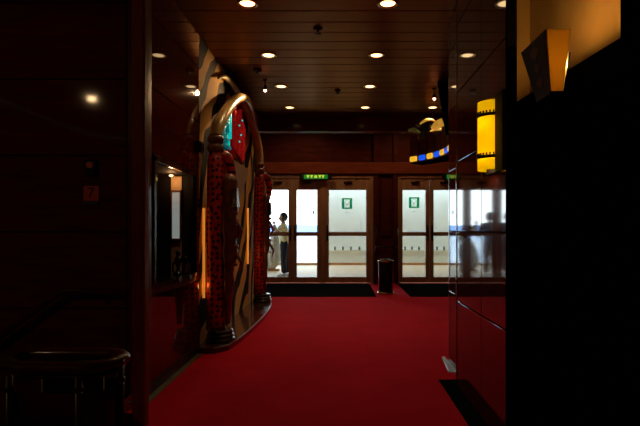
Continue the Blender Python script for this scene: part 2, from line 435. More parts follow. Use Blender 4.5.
# stair well: kerb, descending flight, dark enclosure
w = MB(); w.box(-5, -1.44, 0.83, 0.95, -1.7, -0.12); w.box(-1.50, -1.44, 0.95, 3.6, -1.7, -0.12); w.box(-5.1, -1.44, 0.83, 3.6, -1.8, -1.6); w.box(-5.1, -5, 0.83, 3.6, -1.8, 0)
struct('wall_stairwell', 'black sides and bottom of the stair well', 'wall', w, M['blackm'])
w = MB(); w.box(-1.50, -1.385, 2.955, 3.40, 0, 0.10); w.box(-1.50, -1.235, 0.95, 2.955, 0, 0.10)
struct('trim_4', 'low black kerb at the edge of the stair well', 'kerb', w, M['blackg'])
w = MB(); w.box(-1.456, -1.448, 2.95, 3.40, 0.098, 0.103)
struct('trim_5', 'thin metal edge strip on the stair well kerb', 'strip', w, M['chrome'])
st = MB()
for i in range(8):
    st.box(-1.50 - 0.27 * (i + 1), -1.50 - 0.27 * i, 2.15, 3.43, -0.16 * (i + 1) - 0.16, -0.16 * (i + 1), bev=0.006)
for i in range(8):
    st.box(-1.50 - 0.27 * (i + 1), -1.50 - 0.27 * i, 0.95, 1.80, 0.0 if i == 0 else 0.16 * i - 0.02, 0.16 * (i + 1), bev=0.006)
st.mi = 1
st.box(-5, -1.50, 1.80, 2.15, -1.5, 0.0)
st.box(-5, -3.66, 0.95, 3.43, -1.6, -1.45)
tag(st.build('staircase', [M['treadc'], M['blackm']]), 'dark carpeted stair flights at the far left behind the handrail', 'staircase', kind='structure')
w = MB(); w.box(-5.1, -5, -3.5, 3.6, -1.6, ZC)
struct('wall_left', 'dark end wall beyond the stair well', 'wall', w, M['black'])
w = MB(); w.box(-5, 5, -3.6, -3.5, 0, ZC)
struct('wall_rear', 'dark panelled wall behind the viewer', 'wall', w, M['black'])

# right wall: glossy slab, step, lobby side
w = MB()
panels(w, 'Y', XR, [2.67, 3.15, 3.80], [0.0] + SEAMS[1:], 0.02, -1, gap=0.004, bev=0.003)
w.mi = 1; w.box(XR + 0.02, XR + 0.045, 2.67, 3.80, 0, ZC)
struct('wall_right', 'glossy dark lacquer panel wall carrying the amber lamp', 'wall', w, [M['rightpan'], M['seam']])
w = MB(); w.box(XR - 0.006, XR + 0.046, 2.645, 2.67, 0, ZC)
struct('trim_6', 'black edge post at the near end of the glossy right wall', 'post', w, M['blackm'])
w = MB(); panels(w, 'Y', 0.985, [3.80, 4.43], [0.0] + SEAMS[1:], 0.02, -1, gap=0.004, bev=0.003)
w.mi = 1; w.box(1.005, 1.25, 3.30, 4.43, 0, ZC); w.box(0.95, 1.25, 3.24, 3.30, 0, 1.95)
w.box(1.25, 5, 4.30, 4.43, 0, ZC); w.box(0.95, 1.01, 3.78, 3.80, 0, ZC)
struct('wall_right', 'narrow stepped-back lacquer panel beyond the glossy wall', 'wall', w, [M['rightpan'], M['seam']])
w = MB(); w.box(0.984, 1.0, 4.43, 4.445, 0, ZC)
w.box(0.900, 0.913, 3.80, 3.812, 0, ZC)
struct('trim_7', 'thin steel corner strips on the far right panels', 'strip', w, M['chrome'])
M['paleplate'] = mat('pale_plate', (0.30, 0.31, 0.32), 0.5, metal=0.6, var=0.1)
w = MB(); w.hull8([(0.915, 4.15, 0), (0.985, 4.10, 0), (0.985, 4.62, 0), (0.96, 4.62, 0), (0.925, 4.15, 0.008), (0.985, 4.10, 0.012), (0.985, 4.62, 0.012), (0.96, 4.62, 0.008)])
struct('trim_8', 'pale metal plate on the floor at the foot of the right wall', 'plate', w, M['paleplate'])
w = MB(); w.box(0.79, 1.02, 0.5, 3.93, 0.0, 0.006)
struct('trim_9', 'dark stone border in the carpet along the right wall', 'border', w, M['tile'])
# cream recessed upper wall, ledge
w = MB(); w.box(1.25, 1.35, 0.5, 3.24, 1.95, ZC); w.box(0.955, 1.25, 3.24, 3.30, 1.95, ZC)
struct('wall_right', 'cream wall above the dark ledge lit by the orange lamp', 'wall', w, M['cream'])
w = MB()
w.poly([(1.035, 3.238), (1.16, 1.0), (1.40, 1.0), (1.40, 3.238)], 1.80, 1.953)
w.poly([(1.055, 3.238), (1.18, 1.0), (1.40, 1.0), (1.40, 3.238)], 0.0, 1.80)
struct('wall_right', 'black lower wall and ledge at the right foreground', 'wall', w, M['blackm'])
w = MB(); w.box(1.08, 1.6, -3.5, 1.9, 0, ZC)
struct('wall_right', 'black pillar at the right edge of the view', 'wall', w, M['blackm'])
w = MB(); w.box(5, 5.1, 4.3, 11.1, 0, 3.95)
struct('wall_right', 'dark far end wall of the entrance lobby', 'wall', w, M['black'])

# ------------------------------------------------------------------ far wall and doors
YD = 11.0
def ux(u, Y=YD): return (u - 339) / 495 * Y
def vz(v, Y=YD): return 1.2 + (229 - v) / 495 * Y
w = MB()
w.box(-3.0, 5, YD, YD + 0.1, 2.36, 2.67)
panels(w, 'X', YD, [-3.0, -1.75, 0.75, 1.29, 3.2, 5], [2.67, 3.36, 3.9], 0.02, -1)
w.box(0.76, 1.30, YD - 0.02, YD + 0.1, 0, 2.36)
w.box(2.62, 5, YD, YD + 0.1, 0, 2.36)
w.box(-3.0, -2.40, YD, YD + 0.1, 0, 2.36)
w.mi = 1; w.box(-3.0, 5, YD + 0.02, YD + 0.1, 2.67, 3.95)
struct('wall_far', 'dark mahogany wall around the glass entrance doors', 'wall', w, [M['mahog_far'], M['seam']])
w = MB(); w.box(-2.9, 5, YD - 0.10, YD, 2.42, 2.67, bev=0.008)
struct('trim_10', 'brown wooden header beam above the glass doors', 'beam', w, M['header'])
w = MB(); w.box(0.76, 0.86, YD - 0.08, YD - 0.02, 0, 3.9, 0.006); w.box(1.20, 1.30, YD - 0.08, YD - 0.02, 0, 3.9, 0.006)
w.box(0.93, 1.13, YD - 0.05, YD - 0.02, 1.05, 2.25, 0.006)
struct('trim_11', 'mahogany pilaster between the two sets of glass doors', 'pilaster', w, M['mahog_far'])
w = MB()
for x0, x1 in ((-2.42, -2.36), (-0.405, -0.31), (0.69, 0.77), (1.29, 1.345), (2.62, 2.70)):
    w.box(x0, x1, YD - 0.05, YD + 0.05, 0, 2.34, 0.004)
w.box(-2.42, 0.77, YD - 0.05, YD + 0.05, 2.325, 2.40, 0.004); w.box(1.29, 2.70, YD - 0.05, YD + 0.05, 2.325, 2.40, 0.004)
struct('trim_12', 'brown wooden door frames around the glass doors', 'door frame', w, M['frame'])

def door(n, label, x0, x1, g0, g1, hinge='r', sticker=False):
    d = empty('door_%d' % n, label, 'door', ((x0 + x1) / 2, YD, 0), kind='structure')
    def P(mb, name, m, par=d):
        o = mb.build(name, m, par); 
        if par is d: o.matrix_parent_inverse = Matrix.Translation(-Vector(d.location))
        return o
    m = MB()
    ya, yb = YD - 0.025, YD + 0.025
    m.box(x0, g0, ya, yb, 0.01, 2.325, 0.004); m.box(g1, x1, ya, yb, 0.01, 2.325, 0.004)
    m.box(g0, g1, ya, yb, 2.065, 2.325, 0.004)
    m.box(g0, g1, ya, yb, 1.045, 1.135, 0.004)
    m.box(g0, g1, ya, yb, 0.01, 0.135, 0.004)
    df = P(m, 'door_frame', M['frame'])
    for z0, z1 in ((0.135, 1.045), (1.135, 2.065)):
        m = MB(); m.box(g0, g1, YD - 0.004, YD + 0.004, z0, z1); P(m, 'glass_pane', M['glass'])
    m = MB(); hx = (x1 - 0.05) if hinge == 'l' else (x0 + 0.05)
    m.tube([(hx, YD - 0.03, 0.98), (hx, YD - 0.07, 1.0), (hx, YD - 0.07, 1.22), (hx, YD - 0.03, 1.24)], 0.011, 8)
    m.box(hx - 0.022, hx + 0.022, YD - 0.032, YD - 0.025, 0.94, 1.28)
    m.tube([(hx, YD - 0.06, 1.09), (hx + (0.10 if hinge != 'l' else -0.10), YD - 0.06, 1.09)], 0.009, 8)
    P(m, 'handle', M['bronze'], df)
    m = MB(); m.box((x0 + x1) / 2 - 0.08, (x0 + x1) / 2 + 0.10, YD - 0.06, YD - 0.025, 2.20, 2.25, 0.004)
    m.tube([((x0 + x1) / 2, YD - 0.06, 2.255), ((x0 + x1) / 2 + 0.16, YD - 0.14, 2.255), ((x0 + x1) / 2 + 0.25, YD - 0.05, 2.30)], 0.006, 6)
    P(m, 'door_closer', M['bronze'], df)
    if sticker:
        m = MB(); m.box(g1 - 0.09, g1 - 0.05, YD - 0.008, YD - 0.004, 1.52, 1.62); P(m, 'sticker', M['grey'])
    return d
door(1, 'glass door hidden behind the far column, leftmost of the row', -2.36, -1.70, -2.24, -1.80)
door(2, 'narrow glass door showing the person in the yellow shirt', -1.69, -1.031, -1.59, -1.122, 'l')
door(3, 'narrow glass door with bright sky, just right of the person outside', -1.030, -0.405, -0.935, -0.49, 'r', True)
door(4, 'wide glass door with a green sign, left of the litter bin', -0.31, 0.69, -0.222, 0.60, 'r')
door(5, 'glass door with a green sign, right of the litter bin', 1.345, 2.01, 1.411, 1.922, 'l')
door(6, 'glass door right of the second green sign, partly behind the right wall', 2.015, 2.62, 2.10, 2.54, 'r')

def text_mesh(txt, size, depth=0.002):
    cu = bpy.data.curves.new('t', 'FONT'); cu.body = txt; cu.size = size; cu.extrude = depth; cu.align_x = 'CENTER'; cu.align_y = 'CENTER'
    o = bpy.data.objects.new('t', cu); C.objects.link(o)
    bpy.context.view_layer.update()
    me = bpy.data.meshes.new_from_object(o.evaluated_get(bpy.context.evaluated_depsgraph_get()))
    bpy.data.objects.remove(o); bpy.data.curves.remove(cu)
    return me
def text_part(name, txt, size, loc, m, parent, bold=0):
    me = text_mesh(txt, size); me.materials.clear(); me.materials.append(m)
    o = bpy.data.objects.new(name, me); C.objects.link(o); o.rotation_euler = (PI / 2, 0, 0); o.location = loc; o.parent = parent
    return o

def safety_sign(cx, cz, label):
    s = empty('safety_sign', label, 'sign', (cx, YD - 0.006, cz), 'green signs on the glass doors')
    m = MB()
    for q in ((-0.115, -0.06, -0.12, 0.12), (0.06, 0.115, -0.12, 0.12), (-0.06, 0.06, 0.09, 0.12), (-0.06, 0.06, -0.12, -0.088), (-0.012, 0.012, -0.03, 0.0)): m.box(q[0], q[1], -0.0005, 0, q[2], q[3])
    m.build('sign_plate', M['green'], s)
    m = MB()
    # life-jacket pictogram filling the middle of the plate: pads, collar and neck opening
    m.box(-0.06, -0.012, -0.001, 0, -0.088, 0.03); m.box(0.012, 0.06, -0.001, 0, -0.088, 0.03); m.box(-0.012, 0.012, -0.001, 0, -0.088, -0.03)
    m.box(-0.045, 0.045, -0.001, 0, 0.055, 0.09); m.box(-0.06, -0.025, -0.001, 0, 0.03, 0.055); m.box(0.025, 0.06, -0.001, 0, 0.03, 0.055)
    m.build('pictogram', M['signwhite'], s)
    text_part('lettering', 'No.', 0.05, (0, -0.004, -0.20), M['grey'], s)
safety_sign(0.178, 1.765, 'green sign with white symbol on the wide glass door')
safety_sign(1.667, 1.785, 'green sign with white symbol on the door right of the litter bin')

def exit_sign(cx, label):
    s = empty('exit_sign', label, 'sign', (cx, YD - 0.13, 2.345), 'green lit signs over the doors')
    m = MB(); m.box(-0.36, 0.36, -0.03, 0.03, -0.06, 0.055, 0.006); m.build('housing', M['black'], s)
    m = MB(); m.box(-0.26, 0.26, -0.034, -0.03, -0.045, 0.045); m.build('lit_panel', M['exitg'], s)
    for i, q in enumerate((-0.17, -0.09, 0.0, 0.09, 0.16)):
        m = MB(); h = 0.035
        if i == 2: m.box(q - 0.03, q + 0.03, -0.038, -0.034, -0.028, 0.028)
        else:
            v = [m.bm.verts.new(p) for p in ((q - 0.035, -0.037, h), (q + 0.035, -0.037, h), (q + 0.004, -0.037, -h), (q - 0.004, -0.037, -h))]
            m._tag([m.bm.faces.new(v)])
            v2 = [m.bm.verts.new((a.co.x, -0.034, a.co.z)) for a in v]
            for k in range(4): m.bm.faces.new((v[k], v[(k + 1) % 4], v2[(k + 1) % 4], v2[k]))
        m.build('arrow' if i != 2 else 'pictogram', M['exity'], s)
    return s
exit_sign(-0.51, 'green and yellow lit sign above the left glass doors')
exit_sign(2.62, 'green lit sign above the right glass doors, beside the glossy wall')

# ------------------------------------------------------------------ outside
o_ = MB(); o_.box(-14, 14, YD + 0.1, 16.5, -0.12, 0.0)
struct('floor', 'pale wooden open deck outside the glass doors', 'deck', o_, M['deck'])
o_ = MB(); o_.box(-14, 14, YD + 0.1, 15.3, 3.05, 3.25)  # unseen overhang shading the deck, ends short so sky light reaches the bulkhead
struct('ceiling', 'unseen white underside of the deck above the promenade, shortened to admit sky light', 'ceiling', o_, M['white'])
o_ = MB(); o_.box(-0.42, 14, 16.5, 16.6, 0.0, 3.05)
o_.mi = 1; o_.box(-0.42, 14, 16.485, 16.5, 0.0, 0.07)
o_.mi = 0; o_.box(-0.42, 14, 16.44, 16.5, 0.47, 0.53)
struct('wall_outside', 'off-white bulkhead across the open deck seen through the doors', 'wall', o_, [M['whitew'], M['woodtrim']])
o_ = MB(); o_.box(-14, -0.42, 16.52, 16.54, 0.07, 1.02)
struct('wall_outside', 'clear glass bulwark along the deck edge facing the sea', 'bulwark', o_, M['glass'])
o_ = MB(); o_.box(-14, -0.42, 16.485, 16.58, 0.0, 0.07); o_.box(-14, -0.42, 16.46, 16.62, 1.02, 1.07, 0.01)
struct('trim_13', 'wooden kerb and hand rail of the deck bulwark', 'rail', o_, M['woodtrim'])
o_ = MB(); o_.box(-14, -2.4, YD + 0.1, YD + 0.16, 0, 3.1); o_.box(2.7, 14, YD + 0.1, YD + 0.16, 0, 3.1); o_.box(14, 14.1, 11, 16.6, 0, 3.1)
struct('wall_outside', 'white outer face of the ship beside the doors', 'wall', o_, M['white'])
hk = ['leftmost behind the wide glass door', 'second from the left behind the wide glass door', 'third from the left behind the wide glass door', 'rightmost behind the wide glass door',
      'leftmost behind the door beside the bin', 'middle one behind the door beside the bin', 'rightmost behind the door beside the bin', 'left one behind the door by the glossy wall', 'right one behind the door by the glossy wall']
for i, hx in enumerate([ux(u, 16.44) for u in (335, 343, 351, 359.5, 405, 412, 419, 437, 444)]):
    m = MB(); m.tube([(hx, 16.44, 0.55), (hx, 16.38, 0.55), (hx, 16.36, 0.60)], 0.022, 8); m.box(hx - 0.03, hx + 0.03, 16.425, 16.44, 0.50, 0.62, 0.004)
    tag(m.build('wall_hook', M['grey']), 'small dark hook on the bulkhead rail, ' + hk[i], 'hook', 'hooks on the white bulkhead rail')
m = MB(); m.box(-4000, 4000, 30, 4000, -15.2, -15)
struct('sea', 'calm blue sea beyond the open deck', 'sea', m, M['sea'])
m = MB()
xs = [-2200 + i * 60 for i in range(60)]
base = []
prev = None
for x in xs:
    h = 12 + 18 * abs(noise.noise(Vector((x * 0.0022, 3.1, 0)))) + 4 * noise.noise(Vector((x * 0.01, 0, 0)))
    cur = [m.bm.verts.new(p) for p in ((x, 1500, -15), (x, 1530, h * 0.7), (x, 1600, h), (x, 1750, -15))]
    if prev:
        for a in range(3): m.bm.faces.new((prev[a], cur[a], cur[a + 1], prev[a + 1]))
    prev = cur
struct('hills', 'hazy blue hills on the far shore across the sea', 'hills', m, M['hill'])

# people -------------------------------------------------------------
def skin_mesh(nodes, edges, sub=1):
    """nodes: list of (pos, radius or (rx, ry)); returns evaluated mesh"""
    me = bpy.data.meshes.new('s'); me.from_pydata([n[0] for n in nodes], edges, [])
    o = bpy.data.objects.new('s', me); C.objects.link(o)
    sk = o.modifiers.new('k', 'SKIN'); sk.use_smooth_shade = True
    for i, n in enumerate(nodes):
        r = n[1] if hasattr(n[1], '__len__') else (n[1], n[1])
        me.skin_vertices[0].data[i].radius = r
        me.skin_vertices[0].data[i].use_root = (i == 0)
    if sub: 
        ss = o.modifiers.new('u', 'SUBSURF'); ss.levels = sub; ss.render_levels = sub
    bpy.context.view_layer.update()
    r = bpy.data.meshes.new_from_object(o.evaluated_get(bpy.context.evaluated_depsgraph_get()))
    bpy.data.objects.remove(o)
    return r
def mesh_part(name, me, m, parent, extra=None):
    b = MB(); b.bm.from_mesh(me); 
    for fc in b.bm.faces: fc.smooth = True; fc.material_index = 0
    if extra: extra(b)
    return b.build(name, m, parent)

def person(label, loc, rz, H, top, legs, arms='sides', group=None, sc=1.0):
    """local frame: faces -Y, feet at z=0, designed at 1.65 m"""
    p = empty('person', label, 'person', loc, group); p.rotation_euler = (0, 0, rz); s = H / 1.65; p.scale = (s, s, s)
    hip, kn, an = 0.86, 0.46, 0.08
    if arms == 'raised':
        el = {1: (0.20, -0.20, 1.13), -1: (-0.20, -0.20, 1.13)}; wr = {1: (0.06, -0.27, 1.35), -1: (-0.06, -0.27, 1.35)}
        hd = Vector((0, -0.05, 1.51)); bend = 0.03
    elif arms == 'rail':
        el = {1: (0.27, -0.08, 1.08), -1: (-0.27, -0.08, 1.08)}; wr = {1: (0.22, -0.30, 1.04), -1: (-0.22, -0.30, 1.04)}
        hd = Vector((0, -0.03, 1.52)); bend = 0.01
    else:
        el = {1: (0.26, 0.02, 1.08), -1: (-0.26, 0.02, 1.08)}; wr = {1: (0.27, -0.06, 0.84), -1: (-0.27, -0.06, 0.84)}
        hd = Vector((0, -0.02, 1.52)); bend = 0.0
    sh = {1: (0.175, -bend, 1.33), -1: (-0.175, -bend, 1.33)}
    N = [((0, 0, 0.90), (0.11, 0.085)), ((0, 0, 1.08), (0.12, 0.09)), ((0, -bend, 1.27), (0.14, 0.095)), ((0, -bend - 0.005, 1.38), (0.065, 0.06)), ((0, hd.y + 0.02, 1.44), 0.05)]
    E = [(0, 1), (1, 2), (2, 3), (3, 4)]
    for q in (1, -1):
        b = len(N); N += [(sh[q], 0.055), (el[q], 0.04), (wr[q], 0.027)]; E += [(2, b), (b, b + 1), (b + 1, b + 2)]
        b = len(N); yk = -0.02 if q > 0 else 0.03
        N += [((0.09 * q, 0, 0.84), 0.088), ((0.095 * q, yk, kn), 0.056), ((0.10 * q, yk + 0.02, an), 0.036)]
        E += [(0, b), (b, b + 1), (b + 1, b + 2)]
    body = skin_mesh(N, E, 1)
    def extra(b):
        def hf(q):
            q = q.copy()
            if q.z < 0: q.x *= 1 - 0.28 * (-q.z); q.y *= 1 - 0.12 * (-q.z)
            return q
        b.ball(hd, (0.078, 0.096, 0.115), 18, hf)
        b.ball(hd + Vector((0, -0.095, -0.012)), (0.013, 0.02, 0.026), 8)          # nose
        b.tube([hd + Vector((-0.022, -0.083, -0.055)), hd + Vector((0, -0.09, -0.052)), hd + Vector((0.022, -0.083, -0.055))], 0.006, 6)
        for q in (1, -1):
            b.ball(hd + Vector((q * 0.074, 0.008, -0.01)), (0.01, 0.02, 0.03), 8)
            b.ball(hd + Vector((q * 0.03, -0.082, 0.012)), (0.013, 0.008, 0.008), 8)
            w0 = Vector(wr[q]); d = (w0 - Vector(el[q])).normalized()
            if arms == 'raised': d = (d + Vector((0, 0.15, 0.3))).normalized()
            side = Vector((-q, 0, 0)); nrm = d.cross(side).normalized()
            b.ball(w0 + d * 0.045, (0.034, 0.034, 0.040), 10)
            for k, L in enumerate((0.060, 0.070, 0.066, 0.052)):
                s0 = w0 + d * 0.065 + side * (0.030 - k * 0.019)
                b.tube([s0, s0 + d * L * 0.45 - nrm * 0.004 * q, s0 + d * L * 0.85 - nrm * 0.018 * q, s0 + d * L - nrm * 0.03 * q], [0.009, 0.0085, 0.008, 0.006], 6)
            s0 = w0 + d * 0.025 + side * 0.03
            b.tube([s0, s0 + side * 0.022 + d * 0.022, s0 + side * 0.028 + d * 0.048], [0.011, 0.010, 0.007], 6)
    mesh_part('body', body, M['skin'], p, extra)
    h = MB()
    def hr(q):
        q = q.copy(); 
        n = 1 + 0.06 * noise.noise(q * 4)
        q *= n
        if q.y < -0.35 and q.z < 0.45: q.y = -0.35 - (q.y + 0.35) * 0.1
        return q
    h.ball(hd + Vector((0, 0.022, 0.026)), (0.098, 0.118, 0.122), 18, hr); h.build('hair', M['hair'], p)
    # shirt with short sleeves
    N = [((0, 0, 0.80), (0.185, 0.165)), ((0, 0, 0.92), (0.178, 0.155)), ((0, 0, 1.06), (0.150, 0.135)), ((0, -bend, 1.27), (0.17, 0.135)), ((0, -bend, 1.375), (0.08, 0.075))]
    E = [(0, 1), (1, 2), (2, 3), (3, 4)]
    for q in (1, -1):
        b = len(N); e = Vector(sh[q]).lerp(Vector(el[q]), 0.75); N += [(sh[q], 0.072), (tuple(e), 0.060)]; E += [(3, b), (b, b + 1)]
    mesh_part('shirt', skin_mesh(N, E, 1), top, p)
    N = [((0, 0, 1.02), (0.135, 0.115)), ((0, 0, 0.86), (0.165, 0.145))]; E = [(0, 1)]
    for q in (1, -1):
        b = len(N); yk = -0.02 if q > 0 else 0.03
        N += [((0.09 * q, 0, 0.80), 0.112), ((0.095 * q, yk, kn), 0.090), ((0.10 * q, yk + 0.02, 0.09), 0.078)]
        E += [(1, b), (b, b + 1), (b + 1, b + 2)]
    mesh_part('trousers', skin_mesh(N, E, 1), legs, p)
    for q in (1, -1):
        yk = (-0.02 if q > 0 else 0.03) + 0.02
        m = MB(); m.ball((0.10 * q, yk - 0.055, 0.045), (0.048, 0.135, 0.045), 12); m.box(0.10 * q - 0.045, 0.10 * q + 0.045, yk - 0.18, yk + 0.07, 0.0, 0.028, 0.01)
        m.build('shoe', M['shoe'], p)
    return p
person('person in pale yellow shirt and navy trousers raising both hands to face outside', (-1.365, 12.42, 0), -PI / 2, 1.61, M['shirt'], M['trouser'], 'raised')
person('person in dark blue shirt outside, mirrored in the glossy right wall', (-2.02, 12.6, 0), PI, 1.62, M['bshirt'], M['brownt'], 'rail')
person('person in grey shirt outside, mirrored at the near edge of the glossy wall', (-2.62, 13.0, 0), PI, 1.63, M['gshirt'], M['brownt'], 'sides')

# draped bundle on the deck
b = empty('deck_bundle', 'grey canvas-draped bundle standing on the deck left of the person', 'bundle', (-1.92, 14.3, 0))
m = MB()
def fold(q):
    a = math.atan2(q.y, q.x); k = 1 + 0.16 * math.sin(a * 7 + q.z * 2) + 0.1 * noise.noise(q * 3)
    lean = 0.35 * q.z
    return Vector((q.x * k * (1.15 - 0.35 * q.z) + lean, q.y * k * (1.1 - 0.3 * q.z), q.z))
m.ball((0, 0, 0.52), (0.22, 0.20, 0.50), 28, fold); m.build('canvas_cover', M['canvas'], b)
for k, (dx, dz, l) in enumerate(((-0.08, 1.0, 0.22), (0.05, 1.02, 0.26), (0.15, 0.96, 0.24), (0.22, 0.90, 0.2))):
    m = MB(); m.tube(smooth_path([(dx * 0.6 + 0.05, 0, 0.75), (dx + 0.07, 0.02, dz), (dx + 0.12 + 0.03 * k, -0.02, dz + l * 0.45)], 5), lerp_list([0.05, 0.05, 0.015], 11), 8, sq=(1, 0.5))
    m.build('loose_fold', M['canvas'], b)
m = MB(); m.box(-0.2, 0.2, -0.18, 0.18, 0.0, 0.06, 0.01); m.build('base_board', M['woodtrim'], b)

# ------------------------------------------------------------------ downlights
def make_downlight():
    d = empty('downlight', '', 'ceiling light', (0, 0, ZC), 'round ceiling downlights')
    m = MB(); m.lathe([(0.062, 0.0), (0.090, 0.0), (0.092, -0.006), (0.085, -0.012), (0.066, -0.010), (0.062, 0.0)], n=24, cap=False); m.build('trim_ring', M['brass'], d)
    m = MB(); m.lathe([(0.064, -0.001), (0.060, -0.006), (0.03, -0.010), (0.001, -0.011)], n=24, cap=False); m.build('lens', M['downlens'], d)
    light('SPOT', 'lamp', (0, 0, -0.03), P_DOWN, WARM, d, spot_size=math.radians(104), spot_blend=0.55, shadow_soft_size=0.05)
    return d
names = {(0, 0): 'round downlight in the ceiling, nearest visible of the left row', (1, 0): 'round downlight in the ceiling, nearest visible of the right row',
         (0, 1): 'round ceiling downlight, second visible from the front in the left row', (1, 1): 'round ceiling downlight, second visible from the front in the right row',
         (0, 2): 'round ceiling downlight, third from the front in the left row', (1, 2): 'round ceiling downlight, third from the front in the right row',
         (0, 3): 'round ceiling downlight farthest away in the left row', (1, 3): 'round ceiling downlight farthest away in the right row',
         (2, 3): 'round ceiling downlight above the lamp-rimmed canopy at right'}
proto = make_downlight(); used = False
YS = [4.16, 5.40, 6.58, 7.72]
cells = [(i, j) for j in range(4) for i in range(2)] + [(2, 3)]
for i, j in cells:
    d = proto if not used else copy_tree(proto); used = True
    d.location = ((-0.77, 0.41, 1.46)[i], YS[j], ZC); d['label'] = names[(i, j)]
for k, (x, y, l) in enumerate(((-3.53, -0.21, 'round ceiling downlight over the stair well behind the viewer'),)):
    d = copy_tree(proto); d.location = (x, y, ZC); d['label'] = l
    for ch in d.children:
        if ch.type == 'LIGHT': ch.data = ch.data.copy(); ch.data.energy = 26; ch.data.spot_size = math.radians(178); ch.data.spot_blend = 0.1

for x, l in ((-0.77, 'added unseen downlight in the high lobby ceiling before the left doors'), (1.46, 'added unseen downlight in the high lobby ceiling before the right doors')):  # hidden fill lamps added to brighten the door header, mats and bin
    d = copy_tree(proto); d.location = (x, 9.8, 3.9); d['label'] = l
    for ch in d.children:
        if ch.type == 'LIGHT': ch.data = ch.data.copy(); ch.data.energy = 32; ch.data.spot_size = math.radians(140)
# small spotlights and ceiling devices
def spotlight(x, y, label, target, power):
    s = empty('spotlight', label, 'spotlight', (x, y, ZC), 'small pendant spotlights')
    m = MB(); m.lathe([(0.03, 0), (0.03, -0.012), (0.008, -0.016), (0.008, -0.07), (0.02, -0.075), (0.028, -0.125), (0.02, -0.13)], n=14); m.build('spot_body', M['bronze'], s)
    m = MB(); m.ball((0, 0, -0.135), (0.02, 0.02, 0.022), 12); m.build('bulb', M['pinklens'], s)
    l = light('SPOT', 'lamp', (0, 0, -0.17), power, (1.0, 0.60, 0.28), s, spot_size=math.radians(66), spot_blend=0.7, shadow_soft_size=0.02)
    dv = Vector(target) - Vector((x, y, ZC - 0.17)); l.rotation_euler = dv.to_track_quat('-Z', 'Y').to_euler()
spotlight(-0.94, 6.30, 'small pinkish pendant spotlight hanging beside the tusk archway', (-1.37, 5.25, 2.5), 50)
spotlight(1.29, 6.70, 'small pinkish pendant spotlight beside the hanging black panel', (1.8, 7.3, 2.6), 3)
def device(name, x, y, label, star):
    m = MB(); m.lathe([(0.045, 0), (0.045, -0.01), (0.012, -0.018), (0.010, -0.045), (0.022, -0.05), (0.022, -0.055)], x, y, 14, cz=ZC)
    if star:
        for k in range(4):
            a = k * PI / 4; m.box(x - 0.035, x + 0.035, y - 0.004, y + 0.004, ZC - 0.055, ZC - 0.05, rot=Matrix.Rotation(a, 3, 'Z'))
    else: m.lathe([(0.055, 0.0), (0.05, -0.03), (0.03, -0.04)], x, y, 16, cz=ZC)
    tag(m.build(name, M['blackg'], None, (x, y, ZC)), label, 'sprinkler' if star else 'smoke detector')
device('sprinkler', -0.20, 4.68, 'black ceiling sprinkler between the two nearest downlight rows', True)
device('smoke_detector', -0.97, 5.88, 'dark round smoke detector on the ceiling near the archway', False)
device('sprinkler', -0.02, 6.76, 'black ceiling sprinkler between the farther downlight rows', True)

# ------------------------------------------------------------------ archway portal
PB = [(-1.37, 4.74), (-1.20, 4.76), (-1.09, 4.90)]
edge = smooth_path([(-1.09, 4.90, 0), (-1.033, 5.4, 0), (-1.00, 6.2, 0), (-0.995, 6.9, 0), (-1.03, 7.5, 0), (-1.13, 7.95, 0), (-1.37, 8.30, 0)], 6)
outline = PB[:2] + [(e.x, e.y) for e in edge]
p = empty('portal_plinth', 'low curved polished wooden plinth under the archway columns', 'plinth', (-1.2, 6.5, 0))
m = MB(); m.poly([(x + 1.2, y - 6.5) for x, y in outline], 0.0, 0.05); m.build('plinth_base', M['blackg'], p)
m = MB(); m.poly([((x + 1.37) * 0.97 - 0.17, (y - 6.5) * 0.995) for x, y in outline], 0.05, 0.06); m.build('plinth_top', M['plinth'], p)
m = MB(); m.tube([(x + 1.2, y - 6.5, 0.055) for x, y in outline[1:]], 0.006, 6); m.build('edge_trim', M['paleplate'], p)

